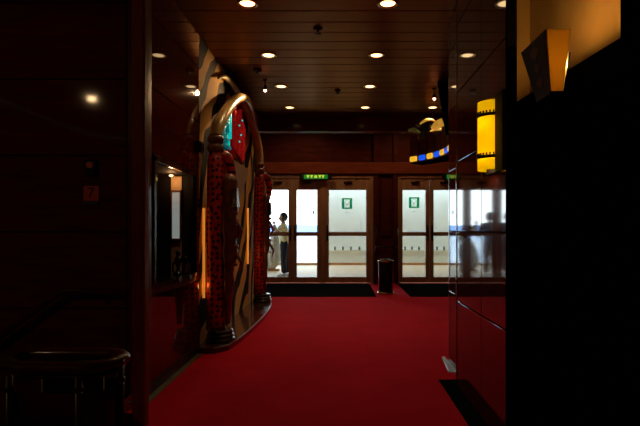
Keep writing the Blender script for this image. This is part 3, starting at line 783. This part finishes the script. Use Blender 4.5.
def column(x, y, label, r, hgt, br, sp):
    c = empty('spotted_column', label, 'column', (x, y, 0.06), 'columns of the tusk archway')
    m = MB(); m.lathe([(r * 1.1, 0.12), (r, 0.3), (r * 0.96, 0.8), (r * 1.02, 1.3), (r * 0.92, hgt - 0.1), (r * 0.7, hgt)], n=28)
    m.build('shaft', M['spots'], c)
    for k in range(3):
        m = MB(); R = br + 0.008 - 0.010 * k; z = 0.022 + 0.042 * k
        m.lathe([(R - 0.03, z - 0.022), (R - 0.008, z - 0.017), (R, z), (R - 0.008, z + 0.017), (R - 0.03, z + 0.022)], cx=0.045, n=32); m.build('base_ring', M['blackg'], c)
    m = MB(); m.ball((0, 0, hgt + 0.03), (0.085, 0.085, 0.075), 18); m.lathe([(0.05, hgt + 0.07), (0.078, hgt + 0.09), (0.084, hgt + 0.12), (0.078, hgt + 0.15), (0.05, hgt + 0.16)], n=24)
    m.build('capital', M['capwood'], c)
    # spotted arm draped from the top, and the carved mask figure on the corridor side
    m = MB(); m.tube(smooth_path([(0.02, 0.02, hgt - 0.04), (0.10, 0.05, hgt - 0.05), (0.15, 0.06, hgt - 0.22), (0.13, 0.04, hgt - 0.42)], 5), lerp_list([0.05, 0.055, 0.045, 0.03], 16), 12)
    m.build('arm', M['spots'], c)
    m = MB()
    fx, fy = r + (0.05 if y < 6 else 0.01), -0.03; fs_ = 1.3 if y < 6 else 1.0
    def L(prof, ox=0.0): # stack of offset ellipses
        rings = []
        for z, a, bb, off in prof:
            rings.append([m.bm.verts.new((fx + off + fs_ * a * math.cos(2 * PI * i / 18), fy + fs_ * bb * math.sin(2 * PI * i / 18), z)) for i in range(18)])
        fs = []
        for A, B in zip(rings, rings[1:]):
            for i in range(18): fs.append(m.bm.faces.new((A[i], A[(i + 1) % 18], B[(i + 1) % 18], B[i])))
        fs += [m.bm.faces.new(rings[0][::-1]), m.bm.faces.new(rings[-1])]
        m._tag(fs, True)
    L([(0.18, 0.02, 0.02, -0.01), (0.45, 0.035, 0.04, -0.01), (0.60, 0.045, 0.05, 0.0), (0.72, 0.03, 0.04, 0.0), (0.80, 0.05, 0.055, 0.005), (0.92, 0.065, 0.07, 0.01),
       (1.02, 0.05, 0.06, 0.01), (1.12, 0.07, 0.07, 0.01), (1.25, 0.058, 0.065, 0.01), (1.34, 0.062, 0.062, 0.012), (1.52, 0.055, 0.055, 0.012), (1.62, 0.062, 0.06, 0.01), (1.68, 0.04, 0.045, 0.008), (1.70, 0.01, 0.01, 0.005)])
    for z, rr in ((1.30, 0.028), (1.17, 0.024), (0.97, 0.03), (0.88, 0.022), (0.78, 0.02)):
        m.ball((fx + 0.078, fy - 0.03, z), (rr, rr, rr * 0.7), 10)
    m.tube([(fx + 0.07, fy, 1.26), (fx + 0.125, fy - 0.02, 1.12), (fx + 0.08, fy, 1.05)], [0.014, 0.026, 0.012], 8)     # nose
    m.tube([(fx + 0.06, fy, 0.92), (fx + 0.13, fy - 0.01, 0.80), (fx + 0.10, fy, 0.70)], [0.02, 0.018, 0.006], 8)      # beak
    fig = m.build('carved_figure', M['ebony'], c)
    m = MB(); m.hull8([(fx + 0.045, fy - 0.088, 1.36), (fx + 0.096, fy - 0.055, 1.36), (fx + 0.10, fy + 0.04, 1.36), (fx + 0.045, fy + 0.04, 1.36),
                       (fx + 0.050, fy - 0.082, 1.55), (fx + 0.090, fy - 0.052, 1.55), (fx + 0.092, fy + 0.04, 1.55), (fx + 0.050, fy + 0.04, 1.55)])
    o = m.build('headdress', M['chrome'], fig); o['label'] = 'pale shiny headdress on the carved figure'
    m = MB(); m.tube([(sp[0], sp[1], sp[2]), (sp[0], sp[1], sp[3])], 0.013, 8); m.build('light_strip', M['strip'], c)
    light('POINT', 'lamp', (sp[0] + 0.02, sp[1] + 0.03, sp[2] + 0.12), 0.45, (1.0, 0.42, 0.08), c, shadow_soft_size=0.05)
    return c
column(-1.255, 5.04, 'red column with black spots nearest the viewer, left of the archway sign', 0.090, 1.93, 0.142, (-0.098, -0.085, 0.45, 1.35))
column(-1.25, 7.78, 'red column with black spots farther away, beside the glass doors', 0.088, 2.02, 0.142, (-0.105, -0.42, 0.62, 1.45))

m = MB()
pa = smooth_path([(-1.255, 5.04, 2.14), (-1.25, 5.11, 2.26), (-1.235, 5.28, 2.41), (-1.22, 5.60, 2.61), (-1.21, 6.00, 2.79), (-1.205, 6.45, 2.885), (-1.205, 6.85, 2.82), (-1.21, 7.1, 2.68)], 8)
m.tube(pa, lerp_list([0.062, 0.066, 0.064, 0.060, 0.056, 0.05, 0.036, 0.008], len(pa)), 18)
tag(m.build('tusk', M['ivory']), 'thick ivory-coloured tusk curving up from the near spotted column', 'tusk', 'crossed tusks of the archway')
m = MB()
pa = smooth_path([(-1.25, 7.78, 2.22), (-1.255, 7.74, 2.42), (-1.27, 7.55, 2.64), (-1.29, 7.15, 2.80), (-1.31, 6.7, 2.92), (-1.325, 6.2, 2.99), (-1.325, 5.75, 2.96), (-1.32, 5.42, 2.85)], 8)
m.tube(pa, lerp_list([0.064, 0.066, 0.062, 0.054, 0.043, 0.038, 0.03, 0.008], len(pa)), 18)
tag(m.build('tusk', M['ivory']), 'ivory-coloured tusk rising from the far column, its tip crossing behind', 'tusk', 'crossed tusks of the archway')

s = empty('archway_sign', 'teal and red lit sign hanging under the crossed tusks', 'sign', (-1.30, 6.1, 2.08))
m = MB()
outl = [(5.52, 2.12), (6.95, 2.12), (6.95, 2.40), (6.75, 2.60), (6.45, 2.73), (6.05, 2.67), (5.72, 2.48), (5.56, 2.30)]
v1 = [m.bm.verts.new((-0.06, y - 6.1, z - 2.1)) for y, z in outl]; v2 = [m.bm.verts.new((-0.03, y - 6.1, z - 2.1)) for y, z in outl]
m.bm.faces.new(v1[::-1]); m.bm.faces.new(v2)
for i in range(8): m.bm.faces.new((v1[i], v1[(i + 1) % 8], v2[(i + 1) % 8], v2[i]))
m.build('sign_board', M['blackg'], s)
def bar(y0, z0, y1, z1, name, mt, r=0.016):
    m = MB(); m.tube([(0.0, y0 - 6.1, z0 - 2.1), (0.0, y1 - 6.1, z1 - 2.1)], r, 8); m.build(name, mt, s)
for a in ((5.60, 2.16, 5.60, 2.38), (5.72, 2.16, 5.72, 2.30), (5.64, 2.36, 5.74, 2.44), (5.84, 2.20, 5.84, 2.53), (5.93, 2.30, 5.93, 2.60), (5.84, 2.40, 5.93, 2.40)):
    bar(*a, 'neon_tube', M['teal'] if a[0] >= 5.84 or a[3] > 2.45 else M['teald'], 0.015)
for a in ((5.62, 2.26, 5.80, 2.26), (5.66, 2.44, 5.80, 2.44), (5.60, 2.18, 5.90, 2.18), (5.76, 2.52, 5.76, 2.34)):
    bar(*a, 'neon_tube', M['teald'], 0.022)
def bubble(yc, zs, name='sign_letter'):
    m = MB()
    for k, z in enumerate(zs):
        m.lathe([(0.045, -0.02), (0.075, 0.0), (0.045, 0.02), (0.03, 0.0), (0.045, -0.02)], 0.03, yc - 6.1 + (0.03 if k % 2 else -0.03), 16, cap=False, axis='X', cz=z - 2.1)
        m.ball((0.03, yc - 6.1 + (0.07 if k % 2 else -0.07), z - 2.04), (0.022, 0.03, 0.035), 8)
    m.tube([(0.02, yc - 6.1 - 0.06, zs[0] - 2.12), (0.02, yc - 6.1 - 0.06, zs[-1] - 2.08)], 0.022, 8)
    m.build(name, M['redneon'], s)
bubble(6.08, [2.26, 2.36, 2.46, 2.56, 2.62]); bubble(6.30, [2.22, 2.32, 2.42, 2.52, 2.62, 2.67]); bubble(6.56, [2.18, 2.28, 2.38, 2.48, 2.57])
for k, (y, z) in enumerate(((6.12, 2.30), (6.12, 2.50), (6.30, 2.60), (6.22, 2.40))):
    m = MB(); m.ball((0.07, y - 6.1, z - 2.1), 0.012, 8); m.build('bulb', M['teal'], s)

# tan tablet below the sign
m = MB(); m.hull8([(-1.36, 6.2, 1.55), (-1.30, 6.25, 1.55), (-1.30, 6.45, 1.55), (-1.36, 6.5, 1.55), (-1.36, 5.7, 2.03), (-1.26, 5.75, 2.03), (-1.26, 6.95, 2.03), (-1.36, 7.0, 2.03)])
tag(m.build('wall_bracket', M['tan']), 'tan tapered bracket on the zebra wall under the archway sign', 'bracket')

# ------------------------------------------------------------------ ticket window kiosk
YK = 4.728
k = empty('ticket_counter', 'curved dark counter shelf of the ticket window in the left wall', 'counter', (-1.37, 4.3, 0.72))
m = MB()
sh_ = [(-0.5, -0.66), (0.0, -0.66)] + [(0.075 * math.sin(PI * i / 16) ** 0.7, -0.60 + 1.06 * i / 16) for i in range(1, 16)] + [(0.0, 0.40), (-0.5, 0.40)]
m.poly(sh_, 0.045, 0.075)
m.build('shelf_top', M['blackg'], k)
m = MB(); m.poly([(x * 0.8, y * 0.96) for x, y in sh_ if x >= -0.01], 0.0, 0.045); m.build('shelf_apron', M['mahog_post'], k)
m = MB()
for a, b_ in ((3.62, 3.67), (4.69, 4.73)): m.box(XL - 0.02, XL + 0.02, a, b_, 0.80, 1.74, 0.004)
m.box(XL - 0.02, XL + 0.02, 3.62, 4.73, 1.70, 1.75, 0.004)
tag(m.build('window_frame', M['blackg']), 'black frame around the ticket window opening', 'frame', kind='structure')
w_ = empty('framed_pane', 'narrow framed pane with a pale reflection painted as glow at the back of the ticket window', 'pane', (-1.55, YK, 1.33))
m = MB(); m.box(-0.036, 0.036, -0.022, -0.010, -0.22, 0.22, 0.0); m.build('pane', M['pane_reflection'], w_)
m = MB()
m.box(-0.050, -0.036, -0.03, 0, -0.24, 0.24, 0.003); m.box(0.036, 0.050, -0.03, 0, -0.24, 0.24, 0.003); m.box(-0.045, 0.045, -0.03, 0, 0.22, 0.24, 0.003); m.box(-0.045, 0.045, -0.03, 0, -0.24, -0.22, 0.003)
m.build('pane_frame', M['capwood'], w_)
m = MB(); m.box(-1.60, -1.50, YK - 0.012, YK, 0.80, 1.09); m.box(-1.60, -1.50, YK - 0.012, YK, 1.57, 1.70)
tag(m.build('back_panel', M['tan']), 'tan panel above and below the framed pane in the ticket window', 'panel', kind='structure')
l_ = empty('recessed_lamp', 'tiny orange lamp in the top of the ticket window', 'lamp', (-1.56, 4.60, 1.712))
m = MB(); m.lathe([(0.03, 0), (0.034, -0.006), (0.026, -0.012)], n=14); m.build('lamp_ring', M['brass'], l_)
m = MB(); m.ball((0, 0, -0.012), (0.02, 0.02, 0.012), 10); m.build('bulb', M['downlens'], l_)
light('POINT', 'lamp', (0, 0, -0.05), 0.9, (1.0, 0.5, 0.2), l_, shadow_soft_size=0.02)
m = MB(); m.lathe([(0.045, 0), (0.045, 0.012), (0.02, 0.02), (0.014, 0.06), (0.03, 0.10), (0.034, 0.14), (0.018, 0.165)], 0, 0, 14); m.ball((0, 0, 0.19), (0.024, 0.024, 0.03), 10)
m.tube(smooth_path([(0.02, 0, 0.13), (0.06, -0.01, 0.16), (0.07, 0, 0.10), (0.05, 0.0, 0.03)], 4), 0.011, 8); m.tube(smooth_path([(-0.02, 0, 0.12), (-0.05, 0.01, 0.09), (-0.05, 0, 0.03)], 4), 0.010, 8)
o = m.build('figurine', M['blackg']); o.location = (-1.435, 4.42, 0.795); tag(o, 'small black figurine on the ticket window counter', 'figurine')
cst = empty('card_stand', 'small framed card stand on the ticket window counter beside the figurine', 'card stand', (-1.395, 4.56, 0.795))
m = MB(); m.box(-0.035, 0.035, -0.004, 0.004, 0, 0.085, 0.002); m.box(-0.035, 0.035, -0.02, 0.02, 0, 0.008); m.build('stand', M['bronze'], cst)
m = MB(); m.box(-0.028, 0.028, -0.006, -0.004, 0.014, 0.078); m.build('card', M['grey'], cst)

# small black bracket box on the corridor wall by the zebra edge
m = MB(); m.box(XL - 0.0, XL + 0.05, 4.70, 4.82, 1.93, 2.04, 0.008); m.box(XL + 0.05, XL + 0.06, 4.715, 4.805, 1.945, 2.025, 0.002)
tag(m.build('wall_sounder', M['blackg']), 'small black square device on the left wall beside the zebra stripes', 'wall device')

# ------------------------------------------------------------------ signs on the left front wall
YW = 3.43
s = empty('number_plate', 'red square plate with a black 7 on the panelled wall', 'sign', (-1.715, YW, 1.446))
m = MB(); m.box(-0.052, 0.052, -0.008, 0, -0.052, 0.052, 0.002); m.build('plate', M['signred'], s)
m = MB(); m.box(-0.052, 0.052, -0.014, 0, -0.082, -0.055, 0.002); m.build('lower_bar', M['black'], s)
o = text_part('numeral', '7', 0.105, (0, -0.009, 0.0), M['black'], s)
s = empty('call_point', 'small dark alarm call point above the red 7 plate', 'call point', (-1.712, YW, 1.62))
m = MB(); m.box(-0.04, 0.04, -0.03, 0, -0.055, 0.055, 0.006); m.build('case', M['blackg'], s)
m = MB(); m.lathe([(0.022, -0.038), (0.022, -0.030)], 0, 0, 16, axis='Y', cz=0.02, smooth=False); m.build('button', M['signred'], s)

# handrail on the wall
hr = empty('wall_handrail', 'dark wooden handrail on the wall sloping down above the stair', 'handrail', (-1.55, 3.36, 0.78))
m = MB(); m.tube([(0.02, 0, 0), (-0.30, 0, 0), (-0.36, 0, -0.02), (-1.6, 0, -0.93)], 0.022, 12); m.build('rail', M['mahog_post'], hr)
for x, z in ((-0.08, 0), (-0.75, -0.31), (-1.35, -0.75)):
    m = MB(); m.tube([(x, 0, z - 0.015), (x, 0.0, z - 0.05), (x, 0.07, z - 0.06)], 0.008, 8); m.build('bracket', M['black'], hr)

# U-turn balustrade in the foreground
br = empty('stair_balustrade', 'curved wooden stair rail with a rounded end over a dark panel', 'balustrade', (-1.04, 1.97, 0))
m = MB()
pts = [(-1.3, 0.11, 0.10), (-0.30, 0.11, 0.665), (-0.22, 0.11, 0.68), (0.06, 0.11, 0.68)]
pts += [(0.06 + 0.11 * math.sin(a), 0.11 * math.cos(a), 0.68) for a in [PI * i / 12 for i in range(1, 12)]]
pts += [(0.06, -0.11, 0.68), (-0.16, -0.11, 0.68), (-0.22, -0.11, 0.70), (-0.9, -0.11, 1.20)]
m.tube(pts, 0.026, 12, sq=(1.15, 0.8)); hrail = m.build('handrail', M['mahog_post'], br)
m = MB(); m.tube([(p_[0], p_[1], p_[2] - 0.035) for p_ in pts[2:-2]], 0.010, 8); m.build('under_rail', M['black'], br)
def ring_pts(r, z):
    q = [(-0.20, r, z), (0.06, r, z)] + [(0.06 + r * math.sin(a), r * math.cos(a), z) for a in [PI * i / 10 for i in range(1, 10)]] + [(0.06, -r, z), (-0.20, -r, z)]
    return q
m = MB(); lo = [m.bm.verts.new(v) for v in ring_pts(0.105, 0.02)]; hi = [m.bm.verts.new(v) for v in ring_pts(0.105, 0.58)]
lo2 = [m.bm.verts.new(v) for v in ring_pts(0.097, 0.02)]; hi2 = [m.bm.verts.new(v) for v in ring_pts(0.097, 0.58)]
for i in range(len(lo) - 1):
    m.bm.faces.new((lo[i], lo[i + 1], hi[i + 1], hi[i])); m.bm.faces.new((lo2[i + 1], lo2[i], hi2[i], hi2[i + 1])); m.bm.faces.new((hi[i], hi[i + 1], hi2[i + 1], hi2[i])); m.bm.faces.new((lo[i + 1], lo[i], lo2[i], lo2[i + 1]))
m.build('panel', M['blackg'], br)
for x, y in ((-0.2, 0.11), (-0.2, -0.11), (0.06, 0.11), (0.06, -0.11), (0.17, 0.0)):
    m = MB(); m.tube([(x, y, 0), (x, y, 0.65)], 0.014, 10); m.ball((x, y, 0.60), 0.02, 10); m.build('post', M['bronze'], br)
m = MB(); m.ball((0.188, -0.02, 0.675), (0.012, 0.02, 0.014), 10); m.build('end_glint', M['chrome'], hrail)  # chrome bead shaped to stand for the highlight on the rail end

# ------------------------------------------------------------------ right side lamps
la = empty('wall_lamp', 'glowing amber half-cylinder lamp with black bands on the glossy wall', 'lamp', (XR, 2.92, 1.745))
m = MB(); R = 0.085
def half(z0, z1, r0, r1, n=20):
    """half-cylinder shell bulging to -x"""
    rings = []
    for r, z in ((r0, z0), (r0, z1), (r1, z1), (r1, z0)):
        rings.append([m.bm.verts.new((-r * math.sin(PI * i / n) * 1.0, r * math.cos(PI * i / n), z)) for i in range(n + 1)])
    fs = []
    for q in range(4):
        A, B = rings[q], rings[(q + 1) % 4]
        for i in range(n): fs.append(m.bm.faces.new((A[i], A[i + 1], B[i + 1], B[i])))
    m._tag(fs, True)
half(-0.20, 0.20, R, R - 0.004); m.build('shade', M['ambershade'], la)
for zc in (-0.125, 0.118):
    m = MB(); half(zc - 0.009, zc + 0.009, R + 0.006, R + 0.001)
    for i in range(1, 14):
        a = PI * i / 14; cx_, cy_ = -(R + 0.004) * math.sin(a), (R + 0.004) * math.cos(a)
        m.box(cx_ - 0.004, cx_ + 0.004, cy_ - 0.004, cy_ + 0.004, zc + 0.009, zc + 0.022, rot=Matrix.Rotation(a, 3, 'Z'))
    m.build('band', M['black'], la)
m = MB(); m.box(-0.012, -0.001, -0.215, 0.10, -0.22, 0.22, 0.002); m.build('back_plate', M['seam'], la)
for z, pw in ((0.075, 2.6), (-0.14, 2.2)):
    m = MB(); m.lathe([(0.006, -0.03), (0.014, -0.015), (0.014, 0.02), (0.004, 0.03)], -0.045, -0.01, 12, cz=z); m.build('bulb', M['downlens'], la)
    light('POINT', 'lamp', (-0.045, -0.035, z), pw, (1.0, 0.62, 0.25), la, shadow_soft_size=0.012)

sc = empty('wall_sconce', 'tapered box sconce with orange glowing side above the dark ledge', 'lamp', (1.0, 2.36, 1.81))
def cor(x, y, z): return (x - 1.0, y - 2.36, z - 1.81)
b0 = [(0.963, 2.26), (1.022, 2.26), (1.022, 2.42), (0.963, 2.42)]; t0 = [(0.93, 2.23), (1.045, 2.23), (1.045, 2.53), (0.93, 2.53)]
ZB, ZT = 1.83, 2.10
def face_panel(i, j, th, name, mt, inset=0.0):
    A, B = Vector(b0[i] + (ZB,)), Vector(b0[j] + (ZB,)); D, Cc = Vector(t0[i] + (ZT,)), Vector(t0[j] + (ZT,))
    n = (B - A).cross(D - A).normalized()
    m = MB(); q = [A, B, Cc, D]
    v = [m.bm.verts.new(cor(*p_)) for p_ in q]; v2 = [m.bm.verts.new(cor(*(p_ - n * th))) for p_ in q]
    m.bm.faces.new(v); m.bm.faces.new(v2[::-1])
    for k_ in range(4): m.bm.faces.new((v[k_], v[(k_ + 1) % 4], v2[(k_ + 1) % 4], v2[k_]))
    return m.build(name, mt, sc), (A, B, Cc, D, n)
o, _ = face_panel(0, 1, 0.004, 'lit_panel', M['orangeshade'])
o, (A, B, Cc, D, n) = face_panel(3, 0, 0.005, 'front_panel', M['black']); o['label'] = 'dark patterned panel facing the corridor'; front_ = o
face_panel(2, 3, 0.004, 'rear_panel', M['orangeshade'])
m = MB(); m.hull8([cor(0.963, 2.26, ZB - 0.012), cor(1.06, 2.26, ZB - 0.012), cor(1.06, 2.42, ZB - 0.012), cor(0.963, 2.42, ZB - 0.012), cor(0.963, 2.26, ZB), cor(1.06, 2.26, ZB), cor(1.06, 2.42, ZB), cor(0.963, 2.42, ZB)]); m.build('bottom_plate', M['black'], sc)
def fp(u, v): return (A.lerp(B, u)).lerp(D.lerp(Cc, u), v) + n * 0.003
for cu_, cv_, hu, hv in ((0.5, 0.78, 0.2, 0.13), (0.5, 0.50, 0.14, 0.09), (0.5, 0.24, 0.2, 0.12)):
    m = MB(); q = [fp(cu_ - hu, cv_), fp(cu_, cv_ - hv), fp(cu_ + hu, cv_), fp(cu_, cv_ + hv)]
    v = [m.bm.verts.new(cor(*p_)) for p_ in q]; v2 = [m.bm.verts.new(cor(*(p_ - n * 0.003))) for p_ in q]
    m.bm.faces.new(v)
    for k_ in range(4): m.bm.faces.new((v[k_], v[(k_ + 1) % 4], v2[(k_ + 1) % 4], v2[k_]))
    m.build('diamond_ornament', M['pattern'], front_)
m = MB(); m.lathe([(0.012, -0.02), (0.016, 0.0), (0.012, 0.02)], 0.02, 0.0, 12, cz=0.09); m.build('bulb', M['downlens'], sc)
light('POINT', 'lamp', (0.02, -0.025, 0.17), 9.5, (1.0, 0.50, 0.10), sc, shadow_soft_size=0.015)
m = MB(); m.box(0.045, 0.13, -0.04, 0.04, 0.02, 0.10, 0.004); m.build('mount', M['black'], sc)
m = MB(); m.hull8([cor(*p_) for p_ in ((1.024, 2.26, ZB), (1.03, 2.26, ZB), (1.03, 2.42, ZB), (1.024, 2.42, ZB), (1.042, 2.24, 2.0), (1.048, 2.24, 2.0), (1.048, 2.50, 2.0), (1.042, 2.50, 2.0))]); m.build('light_baffle', M['black'], sc)  # added on the hidden side to keep bulb light off the fascia

# ------------------------------------------------------------------ lobby: litter bin, barrier, mats
bn = empty('litter_bin', 'black cylindrical litter bin with brass rims between the door sets', 'bin', (0.865, 9.2, 0))
m = MB(); m.lathe([(0.135, 0.03), (0.135, 0.60), (0.13, 0.62), (0.10, 0.625)], n=28); m.build('bin_body', M['binblack'], bn)
m = MB(); m.lathe([(0.13, 0.0), (0.155, 0.0), (0.158, 0.02), (0.145, 0.04), (0.13, 0.04)], n=28); m.build('base_rim', M['brass'], bn)
m = MB(); m.lathe([(0.134, 0.585), (0.145, 0.59), (0.147, 0.61), (0.138, 0.62), (0.134, 0.62)], n=28); m.build('top_rim', M['brass'], bn)
m = MB(); m.lathe([(0.10, 0.62), (0.10, 0.635), (0.09, 0.64), (0.05, 0.65)], n=24); m.build('lid', M['bronze'], bn)
for q in (-1, 1):
    m = MB(); m.box(q * 0.128 - 0.007, q * 0.128 + 0.007, -0.065, -0.05, 0.04, 0.59); m.build('side_strip', M['chrome'], bn)
ba = empty('barrier_rail', 'dark low barrier rail on two posts behind the litter bin', 'rail', (1.03, 10.75, 0))
for q in (-0.235, 0.235):
    m = MB(); m.tube([(q, 0, 0.0), (q, 0, 1.28)], 0.02, 10); m.lathe([(0.05, 0), (0.05, 0.01), (0.02, 0.02)], q, 0, 14); m.build('post', M['blackg'], ba)
m = MB(); m.tube([(-0.235, 0, 0.80), (0.235, 0, 0.80)], 0.014, 10); brl = m.build('rail', M['blackg'], ba)
for q in (-0.235, 0.235):
    m = MB(); m.ball((q, -0.015, 0.80), 0.027, 10); m.build('joint', M['brass'], brl)
m = MB(); m.box(-1.70, 0.665, 8.75, 10.85, 0.001, 0.012, 0.003)
tag(m.build('floor_mat', M['mat']), 'black mat on the carpet before the left glass doors', 'mat', 'black entrance mats')
m = MB(); m.box(1.26, 3.4, 8.75, 10.85, 0.001, 0.012, 0.003)
tag(m.build('floor_mat', M['mat']), 'black mat on the carpet before the right glass doors', 'mat', 'black entrance mats')

# ------------------------------------------------------------------ round canopy with lit tiles
CX, CY, CR = -0.02, 7.05, 1.58
cn = empty('curved_canopy', 'curved dark wooden canopy edged with blue and amber lit tiles', 'canopy', (CX, CY, 2.28))
def wedge(a0, a1, r0, r1, z0, z1, name, mt, par, bev=0.0, n=1):
    m = MB(); A = [math.radians(a0 + (a1 - a0) * i / n) for i in range(n + 1)]
    ring = [[m.bm.verts.new((r * math.cos(t_), r * math.sin(t_), z)) for r, z in ((r0, z0), (r1, z0), (r1, z1), (r0, z1))] for t_ in A]
    for p_, q_ in zip(ring, ring[1:]):
        for k_ in range(4): m.bm.faces.new((p_[k_], p_[(k_ + 1) % 4], q_[(k_ + 1) % 4], q_[k_]))
    m.bm.faces.new(ring[0]); m.bm.faces.new(ring[-1][::-1])
    if bev: bmesh.ops.bevel(m.bm, geom=m.bm.edges[:], offset=bev, segments=2, affect='EDGES')
    return m.build(name, mt, par)
fas = wedge(-14, 41.5, CR, CR + 0.30, 0.0, 0.37, 'fascia', M['canopywood'], cn, n=24)
wedge(-14, 41.5, CR + 0.02, CR + 0.30, -0.01, 0.0, 'soffit', M['blackm'], cn, n=24)
for i in range(7):
    ac = 38.3 - 7.25 * i
    o = wedge(ac - 2.8, ac + 2.8, CR - 0.035, CR, 0.012, 0.095, 'lit_tile', M['bluetile'] if i % 2 else M['yeltile'], cn, 0.012)
    o['label'] = 'blue lit tile' if i % 2 else 'amber lit tile'
    wedge(ac - 4.1, ac - 3.6, CR - 0.008, CR, 0.11, 0.37, 'batten', M['black'], fas)
    if i % 2 == 0: wedge(ac - 3, ac + 3, CR + 0.002, CR + 0.03, 0.37, 0.44, 'top_tab', M['canopywood'], fas, 0.008)
m = MB(); m.tube([(1.72, 0.4, 0.36), (1.72, 0.4, 0.83)], 0.03, 12); m.build('hanger', M['black'], cn)
def leaf(label, pts, wds, mt, cat='leaf ornament'):
    m = MB(); P = smooth_path(pts, 6); wd = lerp_list(wds, len(P)); prev = None
    for i, p_ in enumerate(P):
        d = (P[min(i + 1, len(P) - 1)] - P[max(i - 1, 0)]).normalized(); s_ = d.cross(Vector((0, 1, 0))).normalized()
        cur = [m.bm.verts.new(p_ + s_ * wd[i]), m.bm.verts.new(p_ + Vector((0, -0.02, 0))), m.bm.verts.new(p_ - s_ * wd[i]), m.bm.verts.new(p_ + Vector((0, 0.012, 0)))]
        if prev:
            for q in range(4): m.bm.faces.new((prev[q], prev[(q + 1) % 4], cur[(q + 1) % 4], cur[q]))
        prev = cur
    bmesh.ops.translate(m.bm, verts=m.bm.verts[:], vec=(-CX, -CY, -2.28)); m.build('leaf_ornament', mt, cn)['label'] = label
def q3(u, v, Y): return ((u - 339) / 495 * Y, Y, 1.2 + (229 - v) / 495 * Y)
leaf('broad golden leaf', [q3(431.5, 128.5, 7.5), q3(437, 125, 7.45), q3(443, 122.5, 7.4)], [0.02, 0.065, 0.07], M['leafgold'])
leaf('thin arching golden leaf', [q3(420, 124, 7.75), q3(425, 120.5, 7.7), q3(430, 119.5, 7.7), q3(435, 121, 7.65)], [0.012, 0.022, 0.02, 0.008], M['leafgold'])
leaf('small golden leaf', [q3(430, 131.5, 7.6), q3(436, 129.5, 7.6), q3(444, 129.5, 7.5)], [0.008, 0.022, 0.014], M['leafgold'])
leaf('dim olive leaf', [q3(408, 131, 8.0), q3(414, 130, 8.0), q3(420, 133, 7.95)], [0.02, 0.04, 0.02], M['leafdim'])
m = MB()
for i in range(22):
    a = math.radians(random.uniform(-10, 40)); r0 = random.uniform(CR + 0.16, CR + 0.26); bx, by = CX + r0 * math.cos(a), CY + r0 * math.sin(a)
    L_ = random.uniform(0.15, 0.34); sg = random.choice((-1, 1))
    P = smooth_path([(bx, by, 2.65), (bx, by + 0.03 * sg, 2.65 + L_ * 0.7), (bx + 0.04, by + 0.16 * sg, 2.65 + L_ * 0.85)], 4)
    m.tube(P, lerp_list([0.015, 0.045, 0.004], len(P)), 6, sq=(1, 0.25))
bmesh.ops.translate(m.bm, verts=m.bm.verts[:], vec=(-CX, -CY, -2.28)); o = m.build('foliage', M['leafdark'], cn); o['kind'] = 'stuff'

hp = empty('hanging_panel', 'tall black slanted panel hanging from the ceiling at right', 'hanging panel', (1.36, 6.40, ZC))
m = MB(); m.hull8([(0.03, -0.03, -0.68), (0.14, -0.03, -0.68), (0.14, 0.03, -0.68), (0.03, 0.03, -0.68), (-0.085, -0.03, -0.0), (0.14, -0.03, -0.0), (0.14, 0.03, -0.0), (-0.085, 0.03, -0.0)]); m.build('panel', M['blackm'], hp)
m = MB(); m.box(-0.09, 0.15, -0.04, 0.04, -0.02, 0.0, 0.004); m.build('ceiling_plate', M['bronze'], hp)
